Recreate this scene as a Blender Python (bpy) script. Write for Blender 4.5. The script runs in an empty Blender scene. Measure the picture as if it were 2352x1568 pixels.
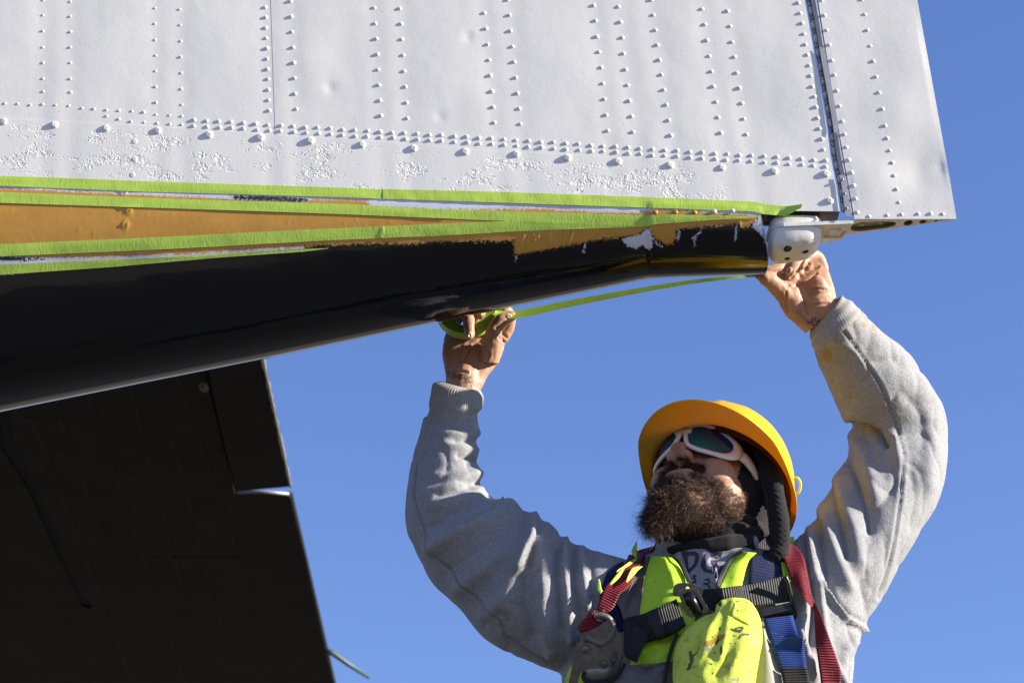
import bpy, bmesh, math, random
import numpy as np
from mathutils import Vector, Matrix
from mathutils.bvhtree import BVHTree
random.seed(7); rng = np.random.default_rng(7)
SC = bpy.context.scene; COL = SC.collection

# ------------------------------------------------------------------ camera, sky, sun, exposure
PITCH = math.radians(25.0); LENS = 85.0
CAM = np.array([0.0, 0.0, 1.2])
cd = bpy.data.cameras.new('camera'); co = bpy.data.objects.new('camera', cd); COL.objects.link(co)
co.location = CAM; co.rotation_euler = (math.radians(90) + PITCH, 0, 0)
cd.lens = LENS; cd.sensor_width = 36.0; cd.clip_start = 0.05; cd.clip_end = 5000
cd.dof.use_dof = True; cd.dof.focus_distance = 3.62; cd.dof.aperture_fstop = 10.0
SC.camera = co
SUN_EL, SUN_AZ = 20.0, 80.3        # azimuth counted from -Y (behind the camera) towards +X (right)
sd = Vector((math.sin(math.radians(SUN_AZ)) * math.cos(math.radians(SUN_EL)),
             -math.cos(math.radians(SUN_AZ)) * math.cos(math.radians(SUN_EL)), math.sin(math.radians(SUN_EL))))
W_ = bpy.data.worlds.new('World'); SC.world = W_; W_.use_nodes = True
nt = W_.node_tree; nt.nodes.clear()
sky = nt.nodes.new('ShaderNodeTexSky'); sky.sky_type = 'NISHITA'; sky.sun_disc = False
sky.sun_elevation = math.radians(SUN_EL); sky.sun_rotation = math.atan2(sd.x, sd.y)
sky.altitude = 0; sky.air_density = 1.3; sky.dust_density = 0.0; sky.ozone_density = 6.5
bg = nt.nodes.new('ShaderNodeBackground'); bg.inputs[1].default_value = 0.083
wo = nt.nodes.new('ShaderNodeOutputWorld')
tn = nt.nodes.new('ShaderNodeMix'); tn.data_type = 'RGBA'; tn.blend_type = 'MULTIPLY'; tn.inputs[0].default_value = 1.0
tn.inputs[7].default_value = (1.05, 0.86, 1.05, 1)      # camera white balance of the clear sky
nt.links.new(sky.outputs[0], tn.inputs[6]); nt.links.new(tn.outputs[2], bg.inputs[0]); nt.links.new(bg.outputs[0], wo.inputs[0])
sl = bpy.data.lights.new('sun', 'SUN'); sl.energy = 5.0; sl.angle = math.radians(0.53); sl.color = (1.0, 0.92, 0.80)
so = bpy.data.objects.new('sun', sl); COL.objects.link(so); so.location = (20, -8, 15)
so.rotation_euler = sd.to_track_quat('Z', 'Y').to_euler()
SC.view_settings.view_transform = 'Standard'; SC.view_settings.look = 'None'
SC.view_settings.gamma = 1.0; SC.view_settings.use_curve_mapping = False
SC.view_settings.exposure = 1.26

# ------------------------------------------------------------------ survey: the photograph measured on a 2352 x 1568 grid
FPX = 2352 * LENS / 36.0
cF = np.array([0, math.cos(PITCH), math.sin(PITCH)]); cU = np.array([0, -math.sin(PITCH), math.cos(PITCH)]); cX = np.array([1.0, 0, 0])
def ray(x, y): return cX * ((x - 1176) / FPX) + cU * ((784 - y) / FPX) + cF
def W(x, y, Y):
    r = ray(x, y); return CAM + r * (Y / r[1])
def WA(x, y, Y):
    x = np.asarray(x, float); y = np.asarray(y, float); Y = np.asarray(Y, float) + 0 * x
    r = cX[None] * ((x - 1176) / FPX)[:, None] + cU[None] * ((784 - y) / FPX)[:, None] + cF[None]
    return CAM + r * (Y / r[:, 1])[:, None]
def proj(P):
    d = np.asarray(P, float) - CAM; z = d @ cF
    return 1176 + FPX * (d @ cX) / z, 784 - FPX * (d @ cU) / z
MM = 0.00066        # metres per survey unit near the worker

# ------------------------------------------------------------------ small helpers
def interp(pts, x):
    a = np.array(pts, float); return np.interp(x, a[:, 0], a[:, 1])
def mesh(name, V, Fc, mat, parent=None, smooth=True, link=True):
    me = bpy.data.meshes.new(name); me.from_pydata([tuple(map(float, v)) for v in V], [], [tuple(map(int, f)) for f in Fc]); me.update()
    if mat: me.materials.append(mat)
    if smooth: me.polygons.foreach_set('use_smooth', [True] * len(me.polygons))
    o = bpy.data.objects.new(name, me)
    if link: COL.objects.link(o)
    if parent is not None: o.parent = parent
    return o
def empty(name, loc=(0, 0, 0)):
    o = bpy.data.objects.new(name, None); COL.objects.link(o); o.empty_display_size = 0.05; return o
def tag(o, label=None, cat=None, group=None, kind=None):
    if label: o['label'] = label
    if cat: o['category'] = cat
    if group: o['group'] = group
    if kind: o['kind'] = kind
    return o
def attr(o, name, data, typ='FLOAT'):
    a = o.data.attributes.new(name, typ, 'POINT'); a.data.foreach_set('value', np.asarray(data, np.float32)); return a
def get_v(o):
    a = np.empty(len(o.data.vertices) * 3, np.float32); o.data.vertices.foreach_get('co', a); return a.reshape(-1, 3).astype(float)
def set_v(o, V): o.data.vertices.foreach_set('co', np.asarray(V, np.float32).ravel()); o.data.update()
def get_n(o):
    a = np.empty(len(o.data.vertices) * 3, np.float32); o.data.vertex_normals.foreach_get('vector', a); return a.reshape(-1, 3).astype(float)
def hash3(i, j, k):
    h = (i * 374761393 + j * 668265263 + k * 2147483647 + 1013904223) & 0xffffffff
    h = ((h ^ (h >> 13)) * 1274126177) & 0xffffffff
    return ((h ^ (h >> 16)) & 0xffff) / 65535.0
def vnoise(P, seed=0):            # smooth value noise in -1..1
    P = np.asarray(P, float) + seed * 17.31; i = np.floor(P).astype(np.int64); f = P - i; f = f * f * (3 - 2 * f); r = 0
    for dx in (0, 1):
        for dy in (0, 1):
            for dz in (0, 1):
                w = (f[:, 0] if dx else 1 - f[:, 0]) * (f[:, 1] if dy else 1 - f[:, 1]) * (f[:, 2] if dz else 1 - f[:, 2])
                r = r + w * hash3(i[:, 0] + dx, i[:, 1] + dy, i[:, 2] + dz)
    return r * 2 - 1
def fbm(P, oct=3, seed=0):
    P = np.asarray(P, float); r = 0; a = 1.0
    for k in range(oct): r = r + a * vnoise(P * 2 ** k, seed + k); a *= .5
    return r
def p3(x, y): return np.stack([np.asarray(x, float), np.asarray(y, float), 0 * np.asarray(x, float)], 1)
def seg_d(x, y, pl):              # distance to a polyline
    d = np.full(len(x), 1e9)
    for (ax, ay), (bx, by) in zip(pl[:-1], pl[1:]):
        vx, vy = bx - ax, by - ay; t = np.clip(((x - ax) * vx + (y - ay) * vy) / (vx * vx + vy * vy + 1e-9), 0, 1)
        d = np.minimum(d, np.hypot(x - ax - t * vx, y - ay - t * vy))
    return d
def poly_sd(x, y, pg):            # signed distance to a polygon, positive inside
    d = seg_d(x, y, list(pg) + [pg[0]]); ins = np.zeros(len(x), bool)
    for (ax, ay), (bx, by) in zip(pg, list(pg[1:]) + [pg[0]]):
        c = ((ay > y) != (by > y)) & (x < (bx - ax) * (y - ay) / ((by - ay) if by != ay else 1e-9) + ax); ins ^= c
    return np.where(ins, d, -d)
def grid_faces(nu, nv, off=0, flip=False, wrap=False):
    F_ = []
    for i in range(nu - 1):
        for j in range(nv if wrap else nv - 1):
            j2 = (j + 1) % nv; q = (off + i * nv + j, off + i * nv + j2, off + (i + 1) * nv + j2, off + (i + 1) * nv + j)
            F_.append(q[::-1] if flip else q)
    return F_
def spline(pts, n):               # Catmull-Rom through rows of any width
    P = np.array(pts, float)
    if len(P) == 2: return P[0] + (P[1] - P[0]) * np.linspace(0, 1, n)[:, None]
    Q = np.vstack([2 * P[0] - P[1], P, 2 * P[-1] - P[-2]]); out = []
    for t in np.linspace(0, len(P) - 1 - 1e-9, n):
        k = int(t); s = t - k; a, b, c, d = Q[k], Q[k + 1], Q[k + 2], Q[k + 3]
        out.append(.5 * (2 * b + (c - a) * s + (2 * a - 5 * b + 4 * c - d) * s * s + (3 * b - a - 3 * c + d) * s ** 3))
    return np.array(out)
def box_vf(lo, hi):
    V = [(x, y, z) for x in (lo[0], hi[0]) for y in (lo[1], hi[1]) for z in (lo[2], hi[2])]
    return V, [(0, 1, 3, 2), (4, 6, 7, 5), (0, 4, 5, 1), (2, 3, 7, 6), (0, 2, 6, 4), (1, 5, 7, 3)]
class MB:                          # collects pieces that make ONE part
    def __init__(s): s.V = []; s.F = []
    def add(s, V, F_):
        o = len(s.V); s.V += [tuple(map(float, v)) for v in V]; s.F += [tuple(i + o for i in f) for f in F_]; return s
    def tube(s, pts, r, n=10, closed=False, cap=True):
        P = np.array(pts, float); R = np.broadcast_to(np.asarray(r, float), (len(P),)); m = len(P)
        T = np.gradient(P, axis=0) if not closed else np.roll(P, -1, 0) - np.roll(P, 1, 0)
        T /= np.linalg.norm(T, axis=1)[:, None] + 1e-12
        ref = np.array([0.13, .2, 1.0]); ref = ref - T[0] * (ref @ T[0]); ref /= np.linalg.norm(ref); V = []
        for k in range(m):
            ref = ref - T[k] * (ref @ T[k]); ref /= np.linalg.norm(ref) + 1e-12; b = np.cross(T[k], ref)
            for a in np.linspace(0, 2 * math.pi, n, endpoint=False): V.append(P[k] + R[k] * (math.cos(a) * ref + math.sin(a) * b))
        F_ = grid_faces(m, n, 0, True, True)
        if closed:
            F_ += [((m - 1) * n + j, j, (j + 1) % n, (m - 1) * n + (j + 1) % n) for j in range(n)]
        elif cap: F_ += [tuple(range(n)), tuple(range((m - 1) * n, m * n))[::-1]]
        return s.add(V, F_)
    def rings(s, R, cap=True):     # loft through rings of equal length
        n = len(R[0]); V = [p for r in R for p in r]; F_ = grid_faces(len(R), n, 0, False, True)
        if cap: F_ += [tuple(range(n))[::-1], tuple(range((len(R) - 1) * n, len(R) * n))]
        return s.add(V, F_)
    def ell(s, c, ax, n=20, m=12):  # ellipsoid, ax = three half-axis vectors
        ax = np.array(ax, float); R = []
        for i in range(1, m):
            t = math.pi * i / m; R.append([np.array(c) + ax[2] * math.cos(t) + math.sin(t) * (ax[0] * math.cos(a) + ax[1] * math.sin(a)) for a in np.linspace(0, 2 * math.pi, n, endpoint=False)])
        V = [p for r in R for p in r]; F_ = grid_faces(m - 1, n, 0, False, True)
        V += [np.array(c) + ax[2], np.array(c) - ax[2]]; a, b = len(V) - 2, len(V) - 1
        F_ += [(a, j, (j + 1) % n) for j in range(n)] + [(b, (m - 2) * n + (j + 1) % n, (m - 2) * n + j) for j in range(n)]
        return s.add(V, F_)
    def build(s, name, mat, parent=None, smooth=True): return mesh(name, s.V, s.F, mat, parent, smooth)
def remesh(mb, voxel, iters=2):    # union into one continuous skin
    o = mesh('tmp', mb.V, mb.F, None); m = o.modifiers.new('r', 'REMESH'); m.mode = 'VOXEL'; m.voxel_size = voxel; m.adaptivity = 0
    if iters:
        s = o.modifiers.new('s', 'SMOOTH'); s.factor = 0.5; s.iterations = iters
    dg = bpy.context.evaluated_depsgraph_get(); ev = o.evaluated_get(dg); me = bpy.data.meshes.new_from_object(ev)
    bpy.data.objects.remove(o); return me
def obj_from(me, name, mat, parent=None):
    me.name = name
    if mat: me.materials.append(mat)
    me.polygons.foreach_set('use_smooth', [True] * len(me.polygons)); o = bpy.data.objects.new(name, me); COL.objects.link(o)
    if parent is not None: o.parent = parent
    return o
def bvh_of(*objs):
    V, F_ = [], []
    for o in objs:
        k = len(V); V += [tuple(v.co) for v in o.data.vertices]; F_ += [tuple(i + k for i in p.vertices) for p in o.data.polygons]
    return BVHTree.FromPolygons(V, F_)
def hit(bvh, x, y):
    r = Vector(ray(x, y)).normalized(); return bvh.ray_cast(Vector(CAM), r)

# ------------------------------------------------------------------ materials
def mat(name, col, rough=.5, metal=0, spec=.5, coat=0, bump=None, var=None, sheen=0, trans=0):
    """bump = list of (scale, strength, distance, stretch); var = (scale, amount)"""
    m = bpy.data.materials.new(name); m.use_nodes = True; t = m.node_tree; b = t.nodes['Principled BSDF']
    b.inputs['Base Color'].default_value = (*col, 1); b.inputs['Roughness'].default_value = rough; b.inputs['Metallic'].default_value = metal
    b.inputs['Specular IOR Level'].default_value = spec; b.inputs['Coat Weight'].default_value = coat
    b.inputs['Sheen Weight'].default_value = sheen
    tc = t.nodes.new('ShaderNodeTexCoord')
    if var:
        n = t.nodes.new('ShaderNodeTexNoise'); n.inputs['Scale'].default_value = var[0]; n.inputs['Detail'].default_value = 6; n.inputs['Roughness'].default_value = .65
        t.links.new(tc.outputs['Object'], n.inputs['Vector'])
        r = t.nodes.new('ShaderNodeMapRange'); r.inputs[1].default_value = .25; r.inputs[2].default_value = .75
        r.inputs[3].default_value = 1 - var[1]; r.inputs[4].default_value = 1 + var[1]; t.links.new(n.outputs[0], r.inputs[0])
        x = t.nodes.new('ShaderNodeVectorMath'); x.operation = 'SCALE'; x.inputs[0].default_value = col; t.links.new(r.outputs[0], x.inputs['Scale'])
        t.links.new(x.outputs[0], b.inputs['Base Color'])
    last = None
    for (sc, st, di, stretch) in (bump or []):
        mp = t.nodes.new('ShaderNodeMapping'); mp.inputs['Scale'].default_value = stretch; t.links.new(tc.outputs['Object'], mp.inputs[0])
        n = t.nodes.new('ShaderNodeTexNoise'); n.inputs['Scale'].default_value = sc; n.inputs['Detail'].default_value = 3; t.links.new(mp.outputs[0], n.inputs['Vector'])
        bu = t.nodes.new('ShaderNodeBump'); bu.inputs['Strength'].default_value = st; bu.inputs['Distance'].default_value = di
        t.links.new(n.outputs[0], bu.inputs['Height'])
        if last: t.links.new(last.outputs[0], bu.inputs['Normal'])
        last = bu
    if last: t.links.new(last.outputs[0], b.inputs['Normal'])
    return m
class NT:                          # short hand for extra nodes
    def __init__(s, m): s.m = m; s.t = m.node_tree; s.b = s.t.nodes['Principled BSDF']
    def n(s, typ, **kw):
        k = s.t.nodes.new(typ)
        for a, v in kw.items(): setattr(k, a, v)
        return k
    def l(s, a, b): s.t.links.new(a, b)
    def base(s):
        i = s.b.inputs['Base Color']
        if i.is_linked: return i.links[0].from_socket
        c = s.n('ShaderNodeRGB'); c.outputs[0].default_value = i.default_value; return c.outputs[0]
    def attr(s, name): k = s.n('ShaderNodeAttribute'); k.attribute_name = name; return k.outputs['Fac']
    def math(s, op, a, b=None, c=None):
        k = s.n('ShaderNodeMath'); k.operation = op
        for i, v in enumerate((a, b, c)):
            if v is None: continue
            if isinstance(v, (int, float)): k.inputs[i].default_value = v
            else: s.l(v, k.inputs[i])
        return k.outputs[0]
    def noise(s, sc, det=3, rough=.6, stretch=(1, 1, 1)):
        tc = s.n('ShaderNodeTexCoord'); mp = s.n('ShaderNodeMapping'); mp.inputs['Scale'].default_value = stretch
        k = s.n('ShaderNodeTexNoise'); k.inputs['Scale'].default_value = sc; k.inputs['Detail'].default_value = det; k.inputs['Roughness'].default_value = rough
        s.l(tc.outputs['Object'], mp.inputs[0]); s.l(mp.outputs[0], k.inputs['Vector']); return k.outputs[0]
    def step(s, v, lo, hi):
        k = s.n('ShaderNodeMapRange'); k.inputs[1].default_value = lo; k.inputs[2].default_value = hi; s.l(v, k.inputs[0]); k.clamp = True; return k.outputs[0]
    def mix(s, fac, a, b):
        k = s.n('ShaderNodeMix'); k.data_type = 'RGBA'
        for i, v in ((6, a), (7, b)):
            if isinstance(v, tuple): k.inputs[i].default_value = (*v, 1)
            else: s.l(v, k.inputs[i])
        s.l(fac, k.inputs[0]); return k.outputs[2]
    def setbase(s, c): s.l(c, s.b.inputs['Base Color'])
    def bump(s, h, st, di):
        k = s.n('ShaderNodeBump'); k.inputs['Strength'].default_value = st; k.inputs['Distance'].default_value = di; s.l(h, k.inputs['Height'])
        i = s.b.inputs['Normal']
        if i.is_linked: s.l(i.links[0].from_socket, k.inputs['Normal'])
        s.l(k.outputs[0], i)
# ================================================================== THE SETTING
m_ground = mat('dry_grass_field', (.21, .17, .12), .9, bump=[(40, .4, .01, (1, 1, 1))], var=(3, .3))
g = mesh('ground', [(-1500, -1500, 0), (1500, -1500, 0), (1500, 1500, 0), (-1500, 1500, 0)], [(0, 1, 2, 3)], m_ground, smooth=False); tag(g, kind='structure')
m_apron = mat('worn_asphalt', (.055, .051, .046), .9, bump=[(40, .4, .01, (1, 1, 1))], var=(3, .25))
g = mesh('pavement', [(-14, -5, .004), (14, -5, .004), (14, 12, .004), (-14, 12, .004)], [(0, 1, 2, 3)], m_apron, smooth=False); tag(g, kind='structure')

# ================================================================== AIRCRAFT TAIL
WHITE = (.81, .792, .715)
m_white = mat('white_paint', WHITE, .38, coat=.15, bump=[(260, .10, .0012, (1, 1, 1)), (28, .10, .004, (1, 1, 1))], var=(9, .03))
k = NT(m_white); gr = k.math('MULTIPLY', k.step(k.noise(11, 5, .7, (1.6, 1, .35)), .50, .78), .16); k.setbase(k.mix(gr, k.base(), (.52, .50, .46)))
sp_ = k.step(k.noise(210, 2, .5), .735, .76); k.setbase(k.mix(k.math('MULTIPLY', sp_, .5), k.base(), (.25, .24, .22)))
# flaking, cracked coat low on the skin: relief where the noise mask opens
m_crack = mat('cracked_white_paint', WHITE, .42, coat=.1, bump=[(260, .12, .0012, (1, 1, 1))], var=(9, .03))
k = NT(m_crack)
tc = k.n('ShaderNodeTexCoord'); mp = k.n('ShaderNodeMapping'); mp.inputs['Scale'].default_value = (1, 1, 1.25); mp.inputs['Rotation'].default_value = (0, .5, 0)
wn = k.n('ShaderNodeTexNoise'); wn.inputs['Scale'].default_value = 55; k.l(tc.outputs['Object'], wn.inputs['Vector'])
ad = k.n('ShaderNodeVectorMath'); ad.operation = 'MULTIPLY_ADD'; ad.inputs[1].default_value = (.03, .03, .03); k.l(wn.outputs['Color'], ad.inputs[0]); k.l(tc.outputs['Object'], ad.inputs[2])
k.l(ad.outputs[0], mp.inputs[0])
vo = k.n('ShaderNodeTexVoronoi'); vo.feature = 'DISTANCE_TO_EDGE'; vo.inputs['Scale'].default_value = 85; k.l(mp.outputs[0], vo.inputs['Vector'])
line = k.step(vo.outputs[0], .0, .07)
msk = k.math('MULTIPLY', k.step(k.noise(16, 4, .7, (1, 1, 2.0)), .50, .60), k.step(k.attr('flake'), .0, 1.0))
hgt = k.math('MULTIPLY', k.math('SUBTRACT', 1.0, line), msk)
plate = k.math('MULTIPLY', k.step(k.noise(120, 2), .45, .55), msk)
k.bump(k.math('ADD', hgt, k.math('MULTIPLY', plate, -.6)), .42, .0020)
k.setbase(k.mix(k.math('MULTIPLY', hgt, .22), k.base(), (.45, .45, .46)))

YF = 3.13                                   # plane of the near fin skin
tail = empty('aircraft_tail'); tag(tail, 'white riveted aircraft tail fin above a glossy black tapering tail boom', 'aircraft tail')
SEAM = [(-400, 252), (0, 272), (328, 288), (632, 310), (804, 319), (1096, 345), (1550, 367), (1908, 388)]
FEDGE = [(-300, 1790), (0, 1848), (59, 1859), (138, 1872), (211, 1885.5), (287, 1898.6), (356, 1907), (392, 1914), (425, 1921), (484, 1929), (520, 1934)]
REDGE = [(-300, 1832), (0, 1879), (250, 1918), (504, 1963)]
TEDGE = [(-300, 2050), (0, 2107), (335, 2168), (420, 2183), (503, 2197)]
LTOP = [(-400, 405), (0, 417), (746, 441), (1168, 455), (1550, 468), (1760, 478), (1930, 486)]
VSEAM = [(-300, 612), (0, 622), (310, 632.5)]
DENTS = [(757, 200, 13, -.8), (1075, 85, 12, -.7), (1010, 268, 12, -.6), (700, 140, 60, .7), (1280, 150, 70, .9), (1750, 270, 60, -1.2), (1560, 60, 60, .8), (1480, 250, 50, -.8),
         (1830, 150, 60, .9), (2060, 260, 60, 1.3), (2110, 395, 45, -1.6), (2010, 420, 50, 1.2), (2090, 120, 70, .9), (2160, 385, 18, -.7), (500, 90, 80, .8), (240, 120, 80, .8), (800, 90, 60, -.7), (1020, 180, 70, .8)]
RIBS = [(99, 99), (162, 162), (357, 358), (414, 418), (609, 618), (666, 680), (858, 875), (918, 936), (1112, 1137), (1169, 1196), (1364, 1397), (1420, 1455), (1497, 1540), (1610, 1655), (1670, 1714)]
def dent(x, y, rud=False):
    d = .36 * fbm(p3(x / 150, y / 190), 2, 3) + .07 * vnoise(p3(x / 28, y / 34), 5)
    for (a, b, r, h) in DENTS: d = d + h * np.exp(-((x - a) ** 2 + (y - b) ** 2) / (r * r))
    if not rud:
        for (a, b) in RIBS:
            xc = a + (b - a) * y / 290; d = d - .42 * np.exp(-((x - xc) / 26) ** 2)
    return d * .001
def panel(name, x0, x1, y0, y1, parent, m, nx, ny, proud=0., dents=True, thick=.0012, rud=False, flake=False):
    """skin sheet between edge functions x0(y), x1(y), y0(x), y1(x) in survey units, with a folded rim"""
    V = []; u = np.linspace(0, 1, nx); v = np.linspace(0, 1, ny); X = []; Yv = []
    for a in u:
        for b in v:
            y = None; x = x0(200) * (1 - a) + x1(200) * a
            for _ in range(3):
                y = y0(x) * (1 - b) + y1(x) * b; x = x0(y) * (1 - a) + x1(y) * a
            X.append(x); Yv.append(y)
    X = np.array(X); Yv = np.array(Yv)
    d = dent(X, Yv, rud) if dents else 0 * X
    edge = np.minimum(np.minimum(X - x0(Yv), x1(Yv) - X), np.minimum(Yv - y0(X), y1(X) - Yv)); d = d * np.clip(edge / 14, 0, 1) if rud else d
    P = WA(X, Yv, YF - proud); P[:, 1] -= d
    F_ = grid_faces(nx, ny, 0, True); n0 = len(P)
    ring = [i * ny for i in range(nx)] + [(nx - 1) * ny + j for j in range(1, ny)] + [i * ny + ny - 1 for i in range(nx - 2, -1, -1)] + [j for j in range(ny - 2, 0, -1)]
    n1 = len(ring); P = np.vstack([P, P[ring], P[ring] + np.array([0, thick, 0])])
    for q in range(len(ring)):
        r2 = (q + 1) % len(ring); F_.append((n0 + q, n0 + n1 + q, n0 + n1 + r2, n0 + r2))
    o = mesh(name, P, F_, m, parent)
    if flake:
        xs, ys = proj(P); attr(o, 'flake', np.clip((ys - interp(SEAM, xs) - 8) / 20, 0, 1) * np.clip((1700 - xs) / 120, .0, 1))
    o.data.polygons.foreach_set('use_smooth', [i < (nx - 1) * (ny - 1) for i in range(len(o.data.polygons))])
    return o
fe = lambda y: interp(FEDGE, y); re_ = lambda y: interp(REDGE, y); te = lambda y: interp(TEDGE, y); vs = lambda y: interp(VSEAM, y)
sm = lambda x: interp(SEAM, x); lt = lambda x: interp(LTOP, x)
C_ = lambda c: (lambda q: c + 0 * np.asarray(q, float))
fin_a = panel('fin_panel', C_(-380.), lambda y: vs(y) + 6, C_(-260.), lambda x: sm(x) + 4, tail, m_white, 180, 90, .0)
fin_b = panel('fin_panel', vs, fe, C_(-260.), lambda x: sm(x) + 4, tail, m_white, 300, 96, .0002)
fin_c = panel('fairing_strip', C_(-380.), fe, sm, lambda x: np.where(np.asarray(x) > 1740, 483 + (np.asarray(x) - 1740) * .012, lt(x) + 12), tail, m_crack, 330, 26, .0006, flake=True)
rudder = panel('rudder', re_, te, C_(-260.), C_(503.), tail, m_white, 90, 150, .0005, rud=True)
tag(fin_c, 'cracked and flaking white strip under the rivet rows')
# closed box behind the skins
m_dark = mat('black_enamel', (.012, .012, .014), .3, bump=[(60, .3, .002, (1, 1, 1))])
m_prim = mat('bare_inner_paint', (.10, .11, .13), .6)
mb = MB(); D = .045
e = [W(fe(y) - 2, y, YF + .004) for y in np.linspace(-260, 482, 24)]
mb.add(e + [p + np.array([-.004, D, 0]) for p in e], [(i, i + 1, 25 + i, 24 + i) for i in range(23)])
bl = [W(x, 482 + (x - 1740) * .012 if x > 1740 else lt(x), YF + .004) for x in np.linspace(1700, 1929, 20)]
mb.add(bl + [p + np.array([0, .05, 0]) for p in bl], [(i, 20 + i, 21 + i, i + 1) for i in range(19)])
mb.build('closing_rib', m_dark, tail)
bk = [W(-380, -260, YF) + [0, D + .05, 0], W(fe(-260), -260, YF) + [0, D + .05, 0], W(1929, 484, YF) + [0, D, 0], W(-380, 484, YF) + [0, D + .05, 0]]
mesh('far_skin', bk, [(0, 1, 2, 3)], m_white, tail, False)

# ---- rivets and screws
def dome_mesh(name, r, h, n=10, cross=False):
    V = []; F_ = []; prof = [(1, 0), (.94, .38), (.70, .78), (.36, .96)]
    for (a, b) in prof:
        for q in range(n): t = 2 * math.pi * q / n; V.append((r * a * math.cos(t), -h * b, r * a * math.sin(t)))
    F_ = grid_faces(len(prof), n, 0, False, True); V.append((0, -h * (.55 if cross else 1.0), 0)); c = len(V) - 1
    F_ += [(len(prof) * n - n + j, len(prof) * n - n + (j + 1) % n, c) for j in range(n)]
    me = bpy.data.meshes.new(name); me.from_pydata(V, [], F_); me.update(); me.materials.append(m_white); me.polygons.foreach_set('use_smooth', [True] * len(me.polygons)); return me
me_small = dome_mesh('rivet', .0025, .0012, 8); me_big = dome_mesh('rivet', .0034, .0018, 8); me_screw = dome_mesh('screw', .0064, .0030, 12, True)
def rivet(x, y, me, parent, name='rivet', dy=0.0, jit=.6):
    x += random.uniform(-jit, jit); y += random.uniform(-jit, jit)
    o = bpy.data.objects.new(name, me); COL.objects.link(o); o.parent = parent
    d = float(dent(np.array([x]), np.array([y]), parent is rudder)[0]); o.location = W(x, y, YF - dy - d + .0002)
    s = random.uniform(.93, 1.08); o.scale = (s, s * random.uniform(.85, 1.15), s); o.rotation_euler = (random.uniform(-.06, .06), random.uniform(0, 6), random.uniform(-.06, .06)); return o
K = .4211
for xz, ys in ((235, (3, 86, 171, 259, 344, 430, 500)), (384.5, (10, 91, 175, 259, 345, 432, 503))):
    for y in ys: rivet(xz * K, y * K, me_small, fin_a)
for xa, xb, ya, yb, n in ((845, 851, 47, 561, 7), (982, 992, 53, 573, 7)):
    for i in range(n): t = i / (n - 1); rivet((xa + (xb - xa) * t) * K, (ya + (yb - ya) * t) * K, me_small, fin_a)
for i in range(12): t = i / 10 - .1; rivet((1446 + 22 * t) * K, (41 + 562 * t) * K, me_big, fin_a)
for i in range(8): t = i / 7; rivet((1585 + 30 * t) * K, (8 + 589 * t) * K, me_big, fin_b, dy=.0002)
for (a, b) in ((27, 564), (97, 568), (164, 573), (232, 570), (305, 575), (377, 578), (447, 591), (513, 595), (581, 600), (650, 605), (718, 607), (785, 613), (851, 626), (924, 631), (993, 635),
               (581, 635), (650, 650), (715, 664), (787, 668), (857, 673), (926, 677), (992, 682)): rivet(a * K, b * K, me_small, fin_a)
UP = [(446, 276), (795, 298), (1096, 316), (1543, 346), (1897, 369)]
for i in range(52):
    x = 446 + i * 28.47
    for dy_ in (0, 13.2):
        p = fin_a if x < 630 else fin_b; rivet(x + (dy_ > 0) * random.uniform(-1, 3), interp(UP, x) + dy_, me_big, p, dy=0 if p is fin_a else .0002, jit=1.0)
for (xa, xb, ya, yb, n, off) in ((270, 305, 45, 633, 8, 746.5), (408, 450, 47, 645, 8, 746.5), (870, 925, 72, 670, 8, 746.5), (996, 1068, 0, 678, 9, 746.5), (1465, 1545, 30, 713, 9, 746.5), (1600, 1682, 37, 722, 9, 746.5),
                             (1778, 1885, 0, 738, 10, 746.5), (285, 385, 52, 727, 9, 1493), (425, 525, 60, 735, 9, 1493), (800, 945, -41, 815, 16, 1493)):
    for i in range(n): t = i / (n - 1); rivet(off + (xa + (xb - xa) * t) * K, (ya + (yb - ya) * t) * K, me_big, fin_b, dy=.0002, jit=.8)
for (a, b) in ((938, 5), (950, 86), (965, 166), (977, 247), (992, 330), (1007, 411), (1020, 495), (1034, 579), (1049, 664), (1060, 734), (1073, 803), (1085, 875), (1099, 942), (1110, 1013), (1123, 1083), (1130, 1158),
               (1155, 0), (1172, 81), (1187, 166), (1202, 251), (1217, 336), (1234, 420), (1250, 507), (1268, 596), (1282, 685), (1294, 754), (1308, 823), (1321, 890), (1333, 958), (1346, 1033), (1360, 1104),
               (1195, 1180), (1295, 1175), (1373, 1171), (1463, 1168), (1530, 1167), (1598, 1167)): rivet(1493 + a * K, b * K, me_big, rudder, dy=.0002)
sx = (8, 126, 244, 362, 480, 597, 713, 832, 950, 1068, 1185, 1303, 1420, 1540, 1658, 1778, 1897); sy = (280, 287, 295, 301, 310, 317, 324, 332, 341, 349, 355, 363, 371, 379, 385, 394, 400)
for x, y in list(zip(sx, sy)) + [(1905, 462)]: rivet(x, y, me_screw, fin_c, 'screw', dy=.0006)
for x, y in ((310, 325), (309, 365), (303, 401)):     # painted-over flush screws
    o = rivet(x, y, me_screw, fin_c, 'screw', dy=.0006); o.scale = (.75, .28, .75)

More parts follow.
